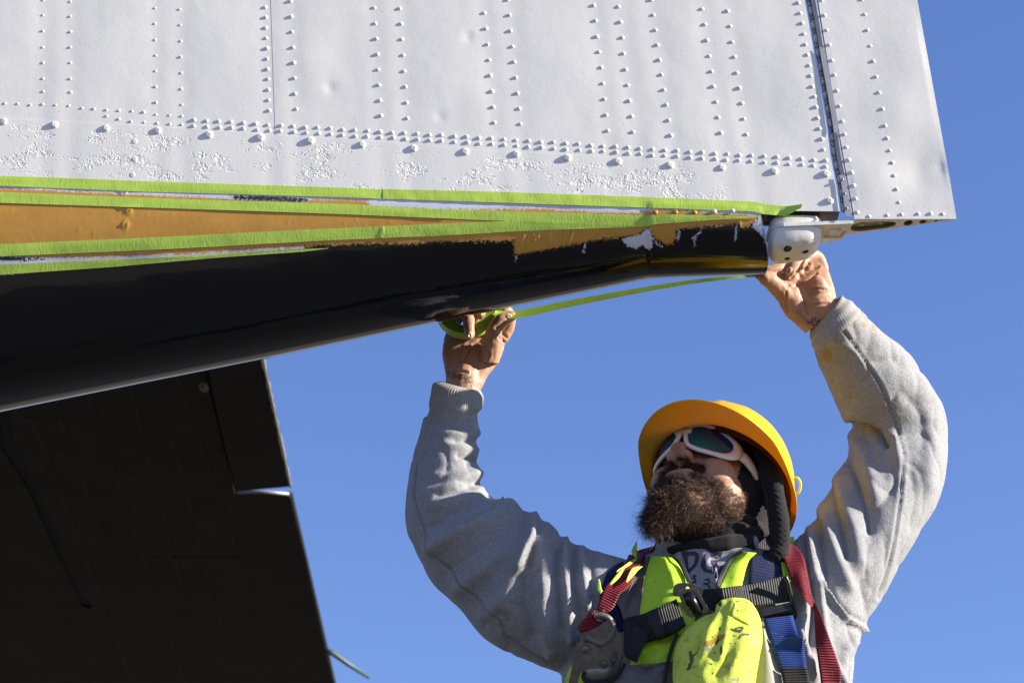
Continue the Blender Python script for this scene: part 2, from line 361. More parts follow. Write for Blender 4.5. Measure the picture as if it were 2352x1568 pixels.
# ---- hinge line between fin and rudder
m_grey = mat('grey_hinge_paint', (.36, .37, .39), .4, bump=[(90, .2, .001, (1, 1, 1))], var=(40, .12))
m_steel = mat('hinge_steel', (.22, .23, .25), .45, .3, var=(60, .25))
LE = []
ysl = np.linspace(-260, 501, 40)
for y in ysl:
    a, b = fe(y) + 12, re_(y) + 1; c = W((a + b) / 2, y, YF + .008); r = (b - a) / 2 * .00065
    LE.append([c + np.array([-r * math.cos(t), -(.0085) * math.sin(t) ** .8, 0]) for t in np.linspace(0, math.pi, 12)])
mb = MB(); V = [p for r in LE for p in r]; mb.add(V, grid_faces(40, 12, 0, True)); le = mb.build('leading_edge', m_grey, rudder)
mb = MB()                                          # cover strip on the leading edge
V = []
for y in np.linspace(108, 305, 16):
    for x in (fe(y) + 15, fe(y) + 15 + min(12, (y - 100) * .6, (312 - y) * .8 + 2)): V.append(W(x, y, YF - .0032))
mb.add(V, grid_faces(16, 2, 0, True)); mb.build('cover_strip', m_grey, rudder)
mb = MB(); V = []
for y in np.linspace(402, 497, 10):
    for x in (fe(y) + 12, fe(y) + 24): V.append(W(x, y, YF - .0035))
mb.add(V, grid_faces(10, 2, 0, True)); pl_ = mb.build('cover_strip', m_grey, rudder)
for y in (412, 444, 478): MB().ell(W(fe(y) + 17, y, YF - .0042), [(.0022, 0, 0), (0, .0012, 0), (0, 0, .0022)], 8, 5).build('screw', m_steel, rudder)
y = -60.0; q = 0
while y < 470:
    L = 17 if q % 2 else 12
    a, b = W(fe(y) + 8.5, y, YF + .0065), W(fe(y + L) + 8.5, y + L, YF + .0065)
    MB().tube([a, b], .0036 if q % 2 else .0031, 10).build('hinge_knuckle', m_grey if q % 2 else m_steel, rudder); y += L + 1.6; q += 1

# ---- rudder foot: wedge rib with lightening holes, horn flange and balance weight
m_under = mat('dusty_white_paint', (.78, .75, .68), .5, bump=[(70, .25, .002, (1, 1, 1))], var=(55, .16))
m_olive = mat('primer_olive', (.34, .31, .22), .7, var=(40, .2))
m_hole = mat('dark_recess', (.02, .02, .02), .8)
NEAR = [(1775, 516), (1800, 511), (1945, 505.5), (1967, 504.5), (2197, 503)]
def foot_pt(x, s, lift=0.0):     # s = 0 near skin .. 1 far skin
    t = interp([(1775, .074), (1880, .062), (1967, .046), (2197, .002)], x); yn = interp(NEAR, x); p = W(x, yn, YF + .0005); return p + np.array([0, t * s, lift])
bm = bmesh.new()
def loop(pts): 
    vs_ = [bm.verts.new(p) for p in pts]; return [bm.edges.new((vs_[i], vs_[(i + 1) % len(vs_)])) for i in range(len(vs_))], vs_
xs_ = np.linspace(1860, 2197, 30)
ed, _ = loop([foot_pt(x, 0) for x in xs_] + [foot_pt(x, 1) for x in xs_[::-1]])
holes = [(2010, 52, .52, .34), (2089, 10.5, .5, .36), (2122, 8, .5, .34), (2151, 4.5, .5, .22)]; rims = []
for (cx_, rx, cs, rs) in holes:
    P = []
    for t in np.linspace(0, 2 * math.pi, 28, endpoint=False):
        ex = .45 if rx > 40 else 1.0; c, s = math.cos(t), math.sin(t); P.append(foot_pt(cx_ + rx * math.copysign(abs(c) ** ex, c), cs + rs * s))
    e2, v2 = loop(P); ed += e2; rims.append(v2)
bmesh.ops.triangle_fill(bm, edges=ed, use_beauty=True)
bmesh.ops.recalc_face_normals(bm, faces=bm.faces)
me = bpy.data.meshes.new('bottom_rib'); bm.to_mesh(me); bm.free(); me.materials.append(m_under)
rib = bpy.data.objects.new('bottom_rib', me); COL.objects.link(rib); rib.parent = rudder
for (cx_, rx, cs, rs) in holes:
    R0, R1 = [], []
    for t in np.linspace(0, 2 * math.pi, 28, endpoint=False):
        ex = .45 if rx > 40 else 1.0; c, s = math.cos(t), math.sin(t)
        R0.append(foot_pt(cx_ + rx * math.copysign(abs(c) ** ex, c), cs + rs * s)); R1.append(foot_pt(cx_ + rx * .97 * math.copysign(abs(c) ** ex, c), cs + rs * s, .006))
    mb = MB(); mb.add(R0 + R1, grid_faces(2, 28, 0, True, True) + [tuple(range(28, 56))]); mb.build('lightening_hole', m_olive, rudder)
for x in (1985, 2028): MB().ell(foot_pt(x, .55, .004), [(.003, 0, 0), (0, .003, 0), (0, 0, .0022)], 10, 6).build('rivet', m_under, rudder)
# trailing skin on the far side
mb = MB(); a = [W(re_(y), y, YF + .05) for y in (-260, 503)]; b = [W(te(y), y, YF + .002) for y in (-260, 503)]
mb.add([a[0], b[0], b[1], a[1]], [(0, 1, 2, 3)]); mb.build('far_skin', m_white, rudder, False)
# horn plate
horn = []; n = 26
pl = [foot_pt(x, 0, -.0005) for x in np.linspace(1960, 1800, 12)]
yc = YF + .037
for t in np.linspace(math.pi / 2, 3 * math.pi / 2, 14)[1:-1]:
    c = foot_pt(1800, 0); horn.append(np.array([c[0] + .022 * math.cos(t), yc - .0365 * math.sin(t), c[2]]))
pl += horn + [foot_pt(1800, 0) + np.array([0, .074, 0]), foot_pt(1880, 1, -.0005), foot_pt(1945, 1, -.0005)]
low = [p + np.array([0, 0, -.0055]) for p in pl]; m_ = len(pl)
mb = MB(); mb.add(pl + low, [tuple(range(m_)), tuple(range(m_, 2 * m_))[::-1]] + [(i, m_ + i, m_ + (i + 1) % m_, (i + 1) % m_) for i in range(m_)]); mb.build('horn_plate', m_under, rudder, False)
# balance weight: rounded block hanging under the plate
ctr = W(1825, 522, YF + .040); R = []
for (dz, sx_, sy_, sh) in ((.001, .97, .97, 0), (-.004, 1.0, 1.0, 0), (-.012, 1.0, 1.0, .0005), (-.022, .985, .99, .001), (-.031, .95, .96, .0015), (-.038, .88, .90, .002), (-.043, .76, .78, .0025), (-.0462, .55, .55, .003), (-.0475, .25, .25, .003)):
    ring = []
    for t in np.linspace(0, 2 * math.pi, 36, endpoint=False):
        c, s = math.cos(t), math.sin(t); ex = .5; x = .0395 * sx_ * math.copysign(abs(c) ** ex, c); yv = .037 * sy_ * math.copysign(abs(s) ** ex, s)
        ring.append(ctr + np.array([x - sh, yv, dz * (1 - x * 4.2)]))
    R.append(ring)
mb = MB().rings(R); weight = mb.build('balance_weight', m_under, rudder)
wb = bvh_of(weight)
for x, y, r in ((1809, 571, .0062), (1850, 578, .0050), (1808, 594, .0040)):
    h = hit(wb, x, y)
    if h[0] is None: continue
    nrm = np.array(h[1]); c = np.array(h[0]); t1 = np.cross(nrm, [0, 0, 1.0]); t1 /= np.linalg.norm(t1); t2 = np.cross(nrm, t1)
    MB().ell(c - nrm * .0004, [t1 * r, t2 * r, nrm * .0011], 18, 6).build('grommet', m_hole, rudder)
    MB().ell(c + nrm * .0006, [t1 * r * .4, t2 * r * .4, nrm * .0022], 10, 6).build('screw', m_white, rudder)
p0 = foot_pt(1921, .45, -.006); v, f = box_vf(p0 - [.009, .008, .0025], p0 + [.009, .008, 0]); mesh('clip_plate', v, f, m_under, rudder, False)
MB().tube([foot_pt(1898, .62, -.0075), foot_pt(1930, .72, -.0085), foot_pt(1941, .68, -.0085), foot_pt(1945, .5, -.006)], .0024, 8).build('bent_pin', m_under, rudder)

# ---- tail boom with its half finished livery
BOT = [(-400, 1020), (0, 940), (300, 881), (600, 823), (1000, 741), (1200, 700), (1400, 660), (1490, 641), (1560, 637), (1765, 629)]
WID = [(-400, .20), (0, .175), (1000, .115), (1490, .075), (1765, .058)]
def boom_section(x, n):
    w = interp(WID, x); zt = W(x, lt(x), YF)[2]; yb = interp(BOT, x); X0 = W(x, lt(x), YF)[0]
    th = np.linspace(0, 1, n)
    def curve(h):
        a = th * math.pi / 2 * 1.0; ex = .86
        return YF + w * (1 - np.cos(a) ** ex), zt - h * np.sin(a) ** ex
    lo, hi = .01, .8
    for _ in range(30):
        h = (lo + hi) / 2; Yc, Zc = curve(h); P = np.vstack([np.stack([np.full(n, X0), Yc, Zc], 1), np.stack([np.full(n, X0), 2 * (YF + w) - Yc, Zc], 1)]); py = proj(P)[1].max()
        if py < yb: lo = h
        else: hi = h
    Yc, Zc = curve(h); return X0, Yc, Zc, w
NS, NT_ = 640, 110
cols = np.linspace(-380, 1745, NS); V = []
for x in cols:
    X0, Yc, Zc, w = boom_section(x, NT_); sl_ = np.linspace(0, 1, NT_); dx = 20 * MM * np.clip((x - 1500) / 245, 0, 1)
    step_ = .0012 if x > 1491 else 0
    V += list(np.stack([X0 + dx * np.minimum(1, sl_ * 1.4), Yc - step_ * (1 - sl_), Zc - step_ * sl_], 1))
V = np.array(V)
px, py = proj(V); V[:, 1] -= .0006 * fbm(p3(px / 120, py / 60), 2, 9) * np.clip((py - 500) / 60, 0, 1)
m_boom = mat('livery_paint', (.008, .008, .009), .16, spec=.42)
boom = mesh('tail_boom', V, grid_faces(NS, NT_, 0, True), m_boom, tail)
px, py = proj(V)
ORANGE = [(-400, 410), (0, 432), (120, 437), (260, 445), (420, 452), (560, 460), (690, 461), (720, 459), (800, 458), (842, 461), (850, 472), (1000, 482), (1120, 481), (1250, 479), (1350, 486), (1470, 490), (1484, 481), (1540, 480), (1590, 486), (1640, 489), (1735, 496), (1742, 502), (1733, 508), (1712, 522), (1690, 512), (1640, 519), (1570, 524), (1553, 528), (1552, 548), (1543, 561), (1530, 562), (1512, 552), (1497, 538), (1489, 522), (1465, 538), (1429, 545), (1390, 549), (1357, 553), (1320, 562), (1273, 569), (1230, 577), (1196, 584), (1182, 584), (1180, 552), (1090, 554), (1080, 552), (978, 556), (920, 560), (839, 558), (740, 562), (700, 566), (660, 568), (500, 579), (379, 585), (200, 592), (100, 593), (0, 592), (-400, 610)]
WHITE_A = [(-400, 380), (0, 400), (746, 430), (1500, 455), (1746, 470), (1746, 499), (1640, 494), (1350, 492), (1000, 487), (700, 466), (0, 440), (-400, 420)]
WHITE_B = [(-400, 600), (0, 588), (300, 584), (699, 562), (700, 576), (379, 594), (0, 632), (-400, 655)]
WHITE_C = [(1428, 550), (1445, 544), (1470, 538), (1488, 524), (1496, 530), (1499, 568), (1490, 574), (1476, 562), (1460, 572), (1440, 565)]
WHITE_D = [(1736, 492), (1750, 492), (1760, 560), (1752, 545), (1740, 530), (1728, 522)]
BLK = [(525, 449), (600, 450), (700, 455), (712, 461), (690, 464), (600, 461), (540, 458)]
BLK2 = [(-60, 588), (60, 590), (110, 595), (60, 600), (0, 599)]
attr(boom, 'orange', np.clip(poly_sd(px, py, ORANGE), -30, 30))
wh = poly_sd(px, py, WHITE_A)
for g_ in (WHITE_B, WHITE_C, WHITE_D): wh = np.maximum(wh, poly_sd(px, py, g_))
for (dx_, a, b) in ((1692, 512, 553), (1560, 532, 552), (1598, 545, 566), (1187, 584, 600), (1344, 560, 578)): wh = np.maximum(wh, 1.6 - seg_d(px, py, [(dx_, a), (dx_ - 3, b)]))
for pl2 in ([(1590, 548), (1606, 535), (1612, 528)], [(1500, 548), (1512, 562), (1520, 566)]): wh = np.maximum(wh, 1.4 - seg_d(px, py, pl2))
attr(boom, 'white', np.clip(wh, -30, 30))
attr(boom, 'over', np.clip(np.maximum(poly_sd(px, py, BLK), poly_sd(px, py, BLK2)), -30, 30))
drip = 0 * px
for (xa, ya, xb, yb) in ((1205, 540, 1190, 580), (1265, 536, 1262, 566), (1300, 533, 1292, 560), (1318, 530, 1305, 562), (1700, 508, 1694, 550), (1240, 533, 1236, 545), (1225, 536, 1228, 552)):
    drip = np.maximum(drip, np.exp(-(seg_d(px, py, [(xa, ya), (xb, yb)]) / 2.2) ** 2)); drip = np.maximum(drip, 1.2 * np.exp(-(np.hypot(px - xb, py - yb) / 3.4) ** 2))
V[:, 1] -= .0011 * drip
# joint ring, flush screws and paint lumps
V[:, 1] -= .0014 * np.exp(-(seg_d(px, py, [(1489, 520), (1492, 575), (1487, 605), (1470, 640)]) / 3) ** 2)
for (x, y) in ((296, 483), (288, 517), (286, 440)): V[:, 1] -= .0013 * np.exp(-((np.hypot(px - x, py - y) - 6) / 2.4) ** 2)
for _ in range(130):
    x, y = random.uniform(0, 1200), random.uniform(470, 585); V[:, 1] -= random.uniform(.00015, .0005) * np.exp(-(np.hypot(px - x, py - y) / random.uniform(1.6, 3)) ** 2)
set_v(boom, V)
k = NT(m_boom)
ragged = k.math('MULTIPLY', k.math('SUBTRACT', k.noise(230, 5, .8), .5), 24.0)
fine = k.math('MULTIPLY', k.math('SUBTRACT', k.noise(900, 2, .6), .5), 12.0)
rag = k.math('ADD', ragged, fine)
fw = k.step(k.math('ADD', k.attr('white'), k.math('MULTIPLY', rag, .9)), -.4, .5)
fo = k.step(k.math('ADD', k.attr('orange'), k.math('MULTIPLY', rag, 1.7)), -.4, .6)
fb = k.step(k.math('ADD', k.attr('over'), rag), -.4, .6)
vari = k.step(k.noise(26, 4), .3, .7)
og = k.mix(vari, (.56, .275, .042), (.64, .325, .050)); wt = k.mix(vari, (.62, .65, .74), (.72, .74, .79))
c = k.mix(fw, (.008, .008, .009), wt); c = k.mix(fo, c, og); c = k.mix(fb, c, (.02, .022, .028)); k.setbase(c)
anyp = k.math('MAXIMUM', fw, fo)
rr = k.step(anyp, 0, 1); rm = k.n('ShaderNodeMapRange'); rm.inputs[3].default_value = .055; rm.inputs[4].default_value = .46; k.l(anyp, rm.inputs[0]); 
ro = k.math('ADD', rm.outputs[0], k.math('MULTIPLY', k.step(k.noise(14, 5, .7, (.35, 1, 2.5)), .42, .7), .07)); k.l(ro, k.b.inputs['Roughness'])
k.bump(k.noise(150, 3), .10, .0015); k.bump(fo, .4, .0007); k.bump(k.noise(22, 2, .5, (.3, 1, 1)), .16, .006)
# far half of the boom and its rolled bottom edge
Vb = []; cb = np.linspace(-380, 1745, 60)
for x in cb:
    X0, Yc, Zc, w = boom_section(x, 40); Vb += list(np.stack([np.full(40, X0 + 20 * MM * max(0, (x - 1500) / 245)), 2 * (YF + w) - Yc, Zc], 1))
m_black = mat('black_gloss', (.008, .008, .009), .07, spec=.4)
mesh('far_boom_skin', Vb, grid_faces(60, 40, 0, False), m_black, tail)
bmr = bvh_of(boom)
for (a, b) in ((30, 1160), (140, 1160), (243, 1160), (352, 1155), (452, 1152)):
    x, y = 1493 + a * K, b * K - 1; h = hit(bmr, x, y)
    o = bpy.data.objects.new('rivet', me_big); COL.objects.link(o); o.parent = boom; o.location = np.array(h[0]) if h[0] else W(x, y, YF); o.scale = (1.1, 1.1, 1.1)
    if a < 300:
        o.data = me_big.copy(); o.data.materials[0] = bpy.data.materials.get('orange_paint') or mat('orange_paint', (.54, .24, .035), .45)
# narrow lip at the end of the boom
lip = []
for x in (1742.5, 1745.2):
    X0, Yc, Zc, w = boom_section(1745, 60); lip += list(np.stack([X0 + 20 * MM * np.minimum(1, np.linspace(0, 1, 60) * 1.4) + (x - 1745) * MM, Yc - .0016, Zc - .0006], 1))
mesh('end_lip', lip, grid_faces(2, 60, 0, True), mat('scuffed_edge', (.25, .25, .26), .5, var=(120, .5)), boom)

# ================================================================== MASKING TAPE ON THE TAIL
m_tape = mat('lime_tape', (.55, .76, .10), .62, bump=[(420, .28, .0010, (1, 1, .25)), (60, .12, .003, (1, 1, .4))], var=(45, .07))
t_ = m_tape.node_tree; tl = t_.nodes.new('ShaderNodeBsdfTranslucent'); tl.inputs[0].default_value = (.42, .60, .05, 1); mx_ = t_.nodes.new('ShaderNodeMixShader'); mx_.inputs[0].default_value = .15
ou_ = [q for q in t_.nodes if q.type == 'OUTPUT_MATERIAL'][0]; t_.links.new(t_.nodes['Principled BSDF'].outputs[0], mx_.inputs[1]); t_.links.new(tl.outputs[0], mx_.inputs[2]); t_.links.new(mx_.outputs[0], ou_.inputs[0])
tb = bvh_of(fin_c, boom, fin_b)
def tape(label, top, bot, n=60, lift=.0006, group='lime masking tape strips', curl=None, nv=5):
    top = np.array(top, float); bot = np.array(bot, float); xa, xb = max(top[0, 0], bot[0, 0]), min(top[-1, 0], bot[-1, 0])
    us = np.linspace(0, 1, n); P = []; Yl = None
    tx = lambda A, u: np.array([np.interp(A[0, 0] + (A[-1, 0] - A[0, 0]) * u, A[:, 0], A[:, i]) for i in (0, 1)])
    for u in us:
        a, b = tx(top, u), tx(bot, u); row = []
        for j in range(nv):
            q = a + (b - a) * j / (nv - 1); h = hit(tb, q[0], q[1])
            if h[0] is not None and h[0].y < YF + .2: p = np.array(h[0]) + np.array(h[1]) * 0 + np.array([0, -lift, 0]); Yl = p[1]
            else: p = W(q[0], q[1], (Yl if Yl else YF) )
            row.append(p)
        P.append(row)
    P = np.array(P)
    P[:, :, 1] -= .0004 * (vnoise(p3(np.repeat(us * n / 4, nv), np.tile(np.arange(nv) * .6, n)), int(top[0, 1])).reshape(n, nv) + .3).clip(0)
    if curl is not None: P = curl(P)
    F_ = grid_faces(n, nv, 0, True); V = P.reshape(-1, 3); m0 = len(V); V2 = V + np.array([0, .0003, 0])
    V = np.vstack([V, V2]); F_ += grid_faces(n, nv, m0, False)
    o = mesh('masking_tape', V, F_, m_tape); tag(o, label, 'tape', group); return o
def curl1(P):     # the loose end that lifts and folds
    n = len(P)
    for i in range(n):
        u = i / (n - 1)
        if u > .965:
            s = (u - .965) / .035; P[i, :, 1] -= .006 * s; P[i, -2:, 1] -= .010 * s * s; P[i, -1, 2] += .004 * s * s; P[i, 0, 2] += .001 * s
    return P
tape('topmost lime tape strip, left half, along the lower edge of the white fin', [(-380, 391), (0, 404), (236, 413), (463, 421), (804, 432), (893, 436)], [(-380, 413), (0, 427), (295, 440), (804, 454), (893, 458)])
tape('topmost lime tape strip, right half, with a loose crumpled end near the hinge', [(880, 435), (1168, 442), (1550, 456), (1729, 464), (1767, 471), (1800, 474), (1842, 475)], [(880, 458), (1168, 467), (1550, 480), (1729, 487), (1754, 492), (1800, 496), (1834, 494)], 150, .0010, curl=curl1)
tape('lime tape strip along the upper edge of the orange wedge, left part', [(-380, 425), (0, 442), (379, 457), (804, 470), (1020, 482), (1031, 483)], [(-380, 452), (0, 467), (379, 479), (804, 493.5), (1000, 502), (1031, 503)], 70, .0012)
tape('lime tape strip along the upper edge of the orange wedge, middle part', [(916, 476), (1020, 481.5), (1168, 486), (1496, 495)], [(916, 498), (1159, 508), (1300, 513.5), (1490, 521)], 50, .0006)
tape('short pointed lime tape piece on the end of the boom', [(1484, 495), (1550, 493.5), (1690, 498), (1745, 498)], [(1486, 521), (1500, 517), (1640, 506), (1745, 499.5)], 30, .0013)
tape('lime tape strip along the lower edge of the orange wedge, left part', [(-380, 578), (0, 562), (379, 545), (760, 525.5)], [(-380, 607), (0, 590), (379, 573.5), (760, 553)], 60, .0012)
tape('lime tape strip along the lower edge of the orange wedge, right part', [(752, 526), (957, 517), (1168, 508), (1320, 513.7), (1480, 519.5)], [(752, 553), (1041, 541), (1168, 533), (1480, 521.3)], 50, .0009)
tape('lowest lime tape strip, pointed, along the black edge of the boom', [(-380, 622), (0, 608), (379, 592), (699, 572), (754, 570.3)], [(-380, 652), (0, 632), (265, 613), (505, 592), (695, 579), (754, 571.2)], 60, .0008)
tape('small lime tape patch lapped over the lower wedge strip', [(873, 520.5), (884, 520)], [(875, 547), (886, 546)], 6, .0014)

# ================================================================== FAR WING (shaded underside, out of focus)
m_wing = mat('matt_black_skin', (.016, .0152, .0138), .8, spec=.15, bump=[(5, .2, .02, (1, 1, 1))], var=(6, .45))  # underside painted matt black
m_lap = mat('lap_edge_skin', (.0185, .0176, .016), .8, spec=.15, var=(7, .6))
m_gap_shade = mat('dark_gap', (.004, .004, .005), .9)  # near-black colour standing in for the shade inside the wing gaps
m_edge = mat('bare_metal_edge', (.30, .30, .28), .45, .4)
HW = 1.2 + 2.42
def WZ(x, y, Z):
    r = ray(x, y); return CAM + r * ((Z - CAM[2]) / r[2])
wing = empty('aircraft_wing'); tag(wing, 'dark shaded underside of a wing with a notched trailing edge, behind the boom', 'wing')
def slab(name, pts, th, m, Z=HW, parent=wing):
    P = [WZ(x, y, Z) for x, y in pts]; n = len(P); T = [p + np.array([0, 0, th]) for p in P]
    return mesh(name, P + T, [tuple(range(n))[::-1], tuple(range(n, 2 * n))] + [(i, n + i, n + (i + 1) % n, (i + 1) % n) for i in range(n)], m, parent, False)
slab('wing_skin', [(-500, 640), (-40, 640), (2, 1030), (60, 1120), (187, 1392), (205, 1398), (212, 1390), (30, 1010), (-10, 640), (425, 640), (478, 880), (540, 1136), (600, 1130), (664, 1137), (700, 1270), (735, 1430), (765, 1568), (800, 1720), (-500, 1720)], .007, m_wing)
slab('flap_gap_shade', [(-45, 636), (0, 1030), (55, 1122), (185, 1398), (216, 1394), (36, 1005), (-2, 636)], .005, m_gap_shade, HW + .008)  # dark sheet behind the slit, in place of the shade in the gap
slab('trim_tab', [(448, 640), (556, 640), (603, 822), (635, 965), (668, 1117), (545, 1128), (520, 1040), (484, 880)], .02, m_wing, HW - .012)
slab('hinge_gap', [(420, 640), (450, 640), (545, 1130), (538, 1138), (520, 1110), (474, 880)], .006, m_gap_shade, HW + .008)
for (a, b, c, d, w) in ((60, 960, 300, 1568, 5), (130, 960, 330, 1480, 3), (190, 900, 420, 1568, 4), (290, 880, 470, 1568, 3), (350, 860, 520, 1500, 3), (400, 860, 640, 1568, 3), (330, 1278, 580, 1276, 2)):
    w *= 4
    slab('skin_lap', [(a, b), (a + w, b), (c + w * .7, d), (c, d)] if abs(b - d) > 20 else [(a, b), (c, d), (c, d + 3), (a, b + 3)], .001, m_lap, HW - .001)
mb = MB(); mb.tube([WZ(603 + (668 - 603) * t, 822 + (1117 - 822) * t, HW - .012) for t in np.linspace(-.2, 1, 30)], [.003 + .003 * random.random() for _ in range(30)], 8); mb.build('tab_edge', m_edge, wing)
MB().tube([WZ(664 + (800 - 664) * t, 1137 + (1720 - 1137) * t + 0 * t, HW + .01) for t in np.linspace(0, 1, 24)], .012, 8).build('trailing_edge', m_wing, wing)
MB().tube([WZ(545, 1130, HW), WZ(600, 1128, HW), WZ(664, 1134, HW)], .0045, 8).build('notch_edge', m_edge, wing)
MB().tube([WZ(748, 1494, HW), WZ(765, 1499, HW - .005), WZ(800, 1524, HW - .03), WZ(848, 1555, HW - .06)], [.011, .010, .008, .006], 8).build('static_wick', mat('green_plastic', (.05, .09, .08), .5), wing)
MB().ell(WZ(468, 888, HW - .02), [(.012, 0, 0), (0, .03, 0), (0, 0, .008)], 10, 6).build('hinge_fitting', mat('brass_fitting', (.10, .06, .03), .5, .4), wing)
# ================================================================== THE WORKER
def cv(x, y, z): return cX * x + cU * y - cF * z       # camera-aligned direction to world
worker = empty('person', )
tag(worker, 'bearded worker in grey sweatshirt and lime overalls reaching up with both arms', 'person')
Y0 = 3.43
def A1(x, y): return (890 + x * .4693, 832.6 + y * .4693)      # survey sheets for the enlarged views
def A2(x, y): return (1722.6 + x * .5975, 631.6 + y * .5975)
def HD(x, y): return (1378 + x * .29296, 861.3 + y * .29296)
def HL(x, y): return (918.7 + x * .21974, 660.3 + y * .21974)
def HR(x, y): return (1665 + x * .21974, 430.6 + y * .21974)
def G1(x, y): return (1292 + x * .22007, 1223 + y * .22007)
def G2(x, y): return (1579 + x * .22007, 1223 + y * .22007)
def sect(a, b, Ya, Yb, depth, n=28, ex=1.0, back=1.0):
    """ring through two outline points a, b with the given half depth"""
    A, B = W(a[0], a[1], Ya), W(b[0], b[1], Yb); c = (A + B) / 2; h = (B - A) / 2; ax = h / np.linalg.norm(h)
    d = cF - ax * (cF @ ax); d /= np.linalg.norm(d); R = []
    for t in np.linspace(0, 2 * math.pi, n, endpoint=False):
        co_, si = math.cos(t), math.sin(t); R.append(c + h * math.copysign(abs(co_) ** ex, co_) + d * depth * (back if si > 0 else 1) * math.copysign(abs(si) ** ex, si))
    return R
def loft(mb, st, n=28, sub=4, ex=1.0):
    S = spline(st, (len(st) - 1) * sub + 1); mb.rings([sect(s[0:2], s[2:4], s[4], s[4], s[5], n, ex) for s in S]); return mb

# ---- materials
m_skin = mat('skin', (.41, .228, .148), .52, spec=.35, bump=[(420, .25, .0009, (1, 1, 1)), (130, .25, .0018, (1, 1, 1))], var=(45, .16))
k = NT(m_skin); k.b.inputs['Subsurface Weight'].default_value = .12; k.b.inputs['Subsurface Radius'].default_value = (1, .35, .2); k.b.inputs['Subsurface Scale'].default_value = .004
ink = k.math('MULTIPLY', k.step(k.attr('ink'), .1, .6), k.step(k.noise(190, 3, .6), .40, .56)); k.setbase(k.mix(k.math('MULTIPLY', ink, .85), k.base(), (.025, .03, .03)))
m_cloth = mat('heather_grey_fleece', (.262, .266, .272), .95, spec=.1, sheen=.15, bump=[(70, .35, .004, (1, 1, 1)), (900, .45, .0011, (1, 1, 1)), (330, .35, .0016, (1, 1, 1))], var=(260, .20))
k = NT(m_cloth)
sp = k.step(k.noise(1100, 2, .5, (1, 1, .5)), .52, .66); k.setbase(k.mix(k.math('MULTIPLY', sp, .5), k.base(), (.48, .475, .47)))
sp = k.step(k.noise(800, 2, .5, (1, 1, .5)), .56, .70); k.setbase(k.mix(k.math('MULTIPLY', sp, .55), k.base(), (.07, .07, .073)))
big = k.noise(120, 3, .6)
st_ = k.step(k.math('ADD', k.attr('ochre'), k.math('MULTIPLY', k.math('SUBTRACT', big, .5), 1.6)), .45, .7); k.setbase(k.mix(k.math('MULTIPLY', st_, .75), k.base(), (.33, .20, .035)))
dk = k.step(k.math('ADD', k.attr('seam'), 0.0), .3, .9); k.setbase(k.mix(k.math('MULTIPLY', dk, .35), k.base(), (.10, .10, .105)))

# ---- sweatshirt -----------------------------------------------------------------------------------------
RS = [((300, 120), (345, 90)), ((238, 215), (362, 100)), ((240, 262), (420, 136)), ((285, 380), (500, 215)), ((325, 470), (590, 285)), ((366, 548), (650, 370)), ((394, 578), (715, 460)), ((384, 620), (748, 550)),
      ((378, 690), (757, 650)), ((345, 745), (752, 740)), ((315, 800), (735, 830)), ((280, 870), (700, 910)), ((255, 930), (640, 1020)), ((215, 978), (575, 1120)), ((170, 1020), (510, 1230)), ((120, 1090), (458, 1335)), ((50, 1170), (430, 1430))]
LS = [((175, 262), (442, 270)), ((158, 350), (452, 345)), ((125, 450), (438, 395)), ((101, 545), (441, 470)), ((90, 640), (448, 545)), ((87, 740), (455, 605)), ((95, 830), (495, 640)), ((130, 910), (545, 700)),
      ((205, 1050), (600, 702)), ((290, 1145), (670, 735)), ((380, 1225), (740, 775)), ((480, 1340), (820, 850)), ((600, 1410), (880, 888)), ((720, 1465), (950, 918)), ((820, 1500), (1060, 950)), ((930, 1540), (1200, 980))]
LY = np.interp(range(16), [0, 6, 15], [3.405, 3.39, Y0]); RY = np.interp(range(17), [0, 7, 16], [3.315, 3.49, Y0])
LD = np.interp(range(16), [0, 3, 6, 9, 15], [.048, .058, .074, .085, .095]); RD = np.interp(range(17), [0, 1, 5, 8, 12, 16], [.030, .036, .062, .080, .092, .10])
mb = MB()
loft(mb, [(*A1(*a), *A1(*b), LY[i], LD[i]) for i, (a, b) in enumerate(LS)], 36, 3)
loft(mb, [(*A2(*a), *A2(*b), RY[i], RD[i]) for i, (a, b) in enumerate(RS)][1:], 36, 3)
TOR = [(1330, 1900, 1920, 1900, Y0 + .01, .125), (1310, 1750, 1935, 1750, Y0, .13), (1290, 1600, 1952, 1600, Y0, .13), (1290, 1535, 1968, 1520, Y0, .13), (1300, 1450, 1975, 1440, Y0, .13), (1330, 1380, 1940, 1380, Y0, .125),
       (1390, 1325, 1880, 1315, Y0 - .005, .11), (1440, 1292, 1835, 1275, Y0 - .01, .09), (1485, 1266, 1800, 1246, Y0 - .015, .078), (1515, 1250, 1770, 1232, Y0 - .018, .07)]
loft(mb, TOR, 44, 3, .9)
me = remesh(mb, .0034, 6)
shirt = obj_from(me, 'sweatshirt', m_cloth, worker)
tag(shirt, 'heather grey sweatshirt with purple chest letters and ochre paint smears')
V = get_v(shirt); N = get_n(shirt); px, py = proj(V); face = np.clip((-(N @ cF) + .35) / .5, 0, 1)
def Z1(*p): return [A1(*q) for q in p]
def Z2(*p): return [A2(*q) for q in p]
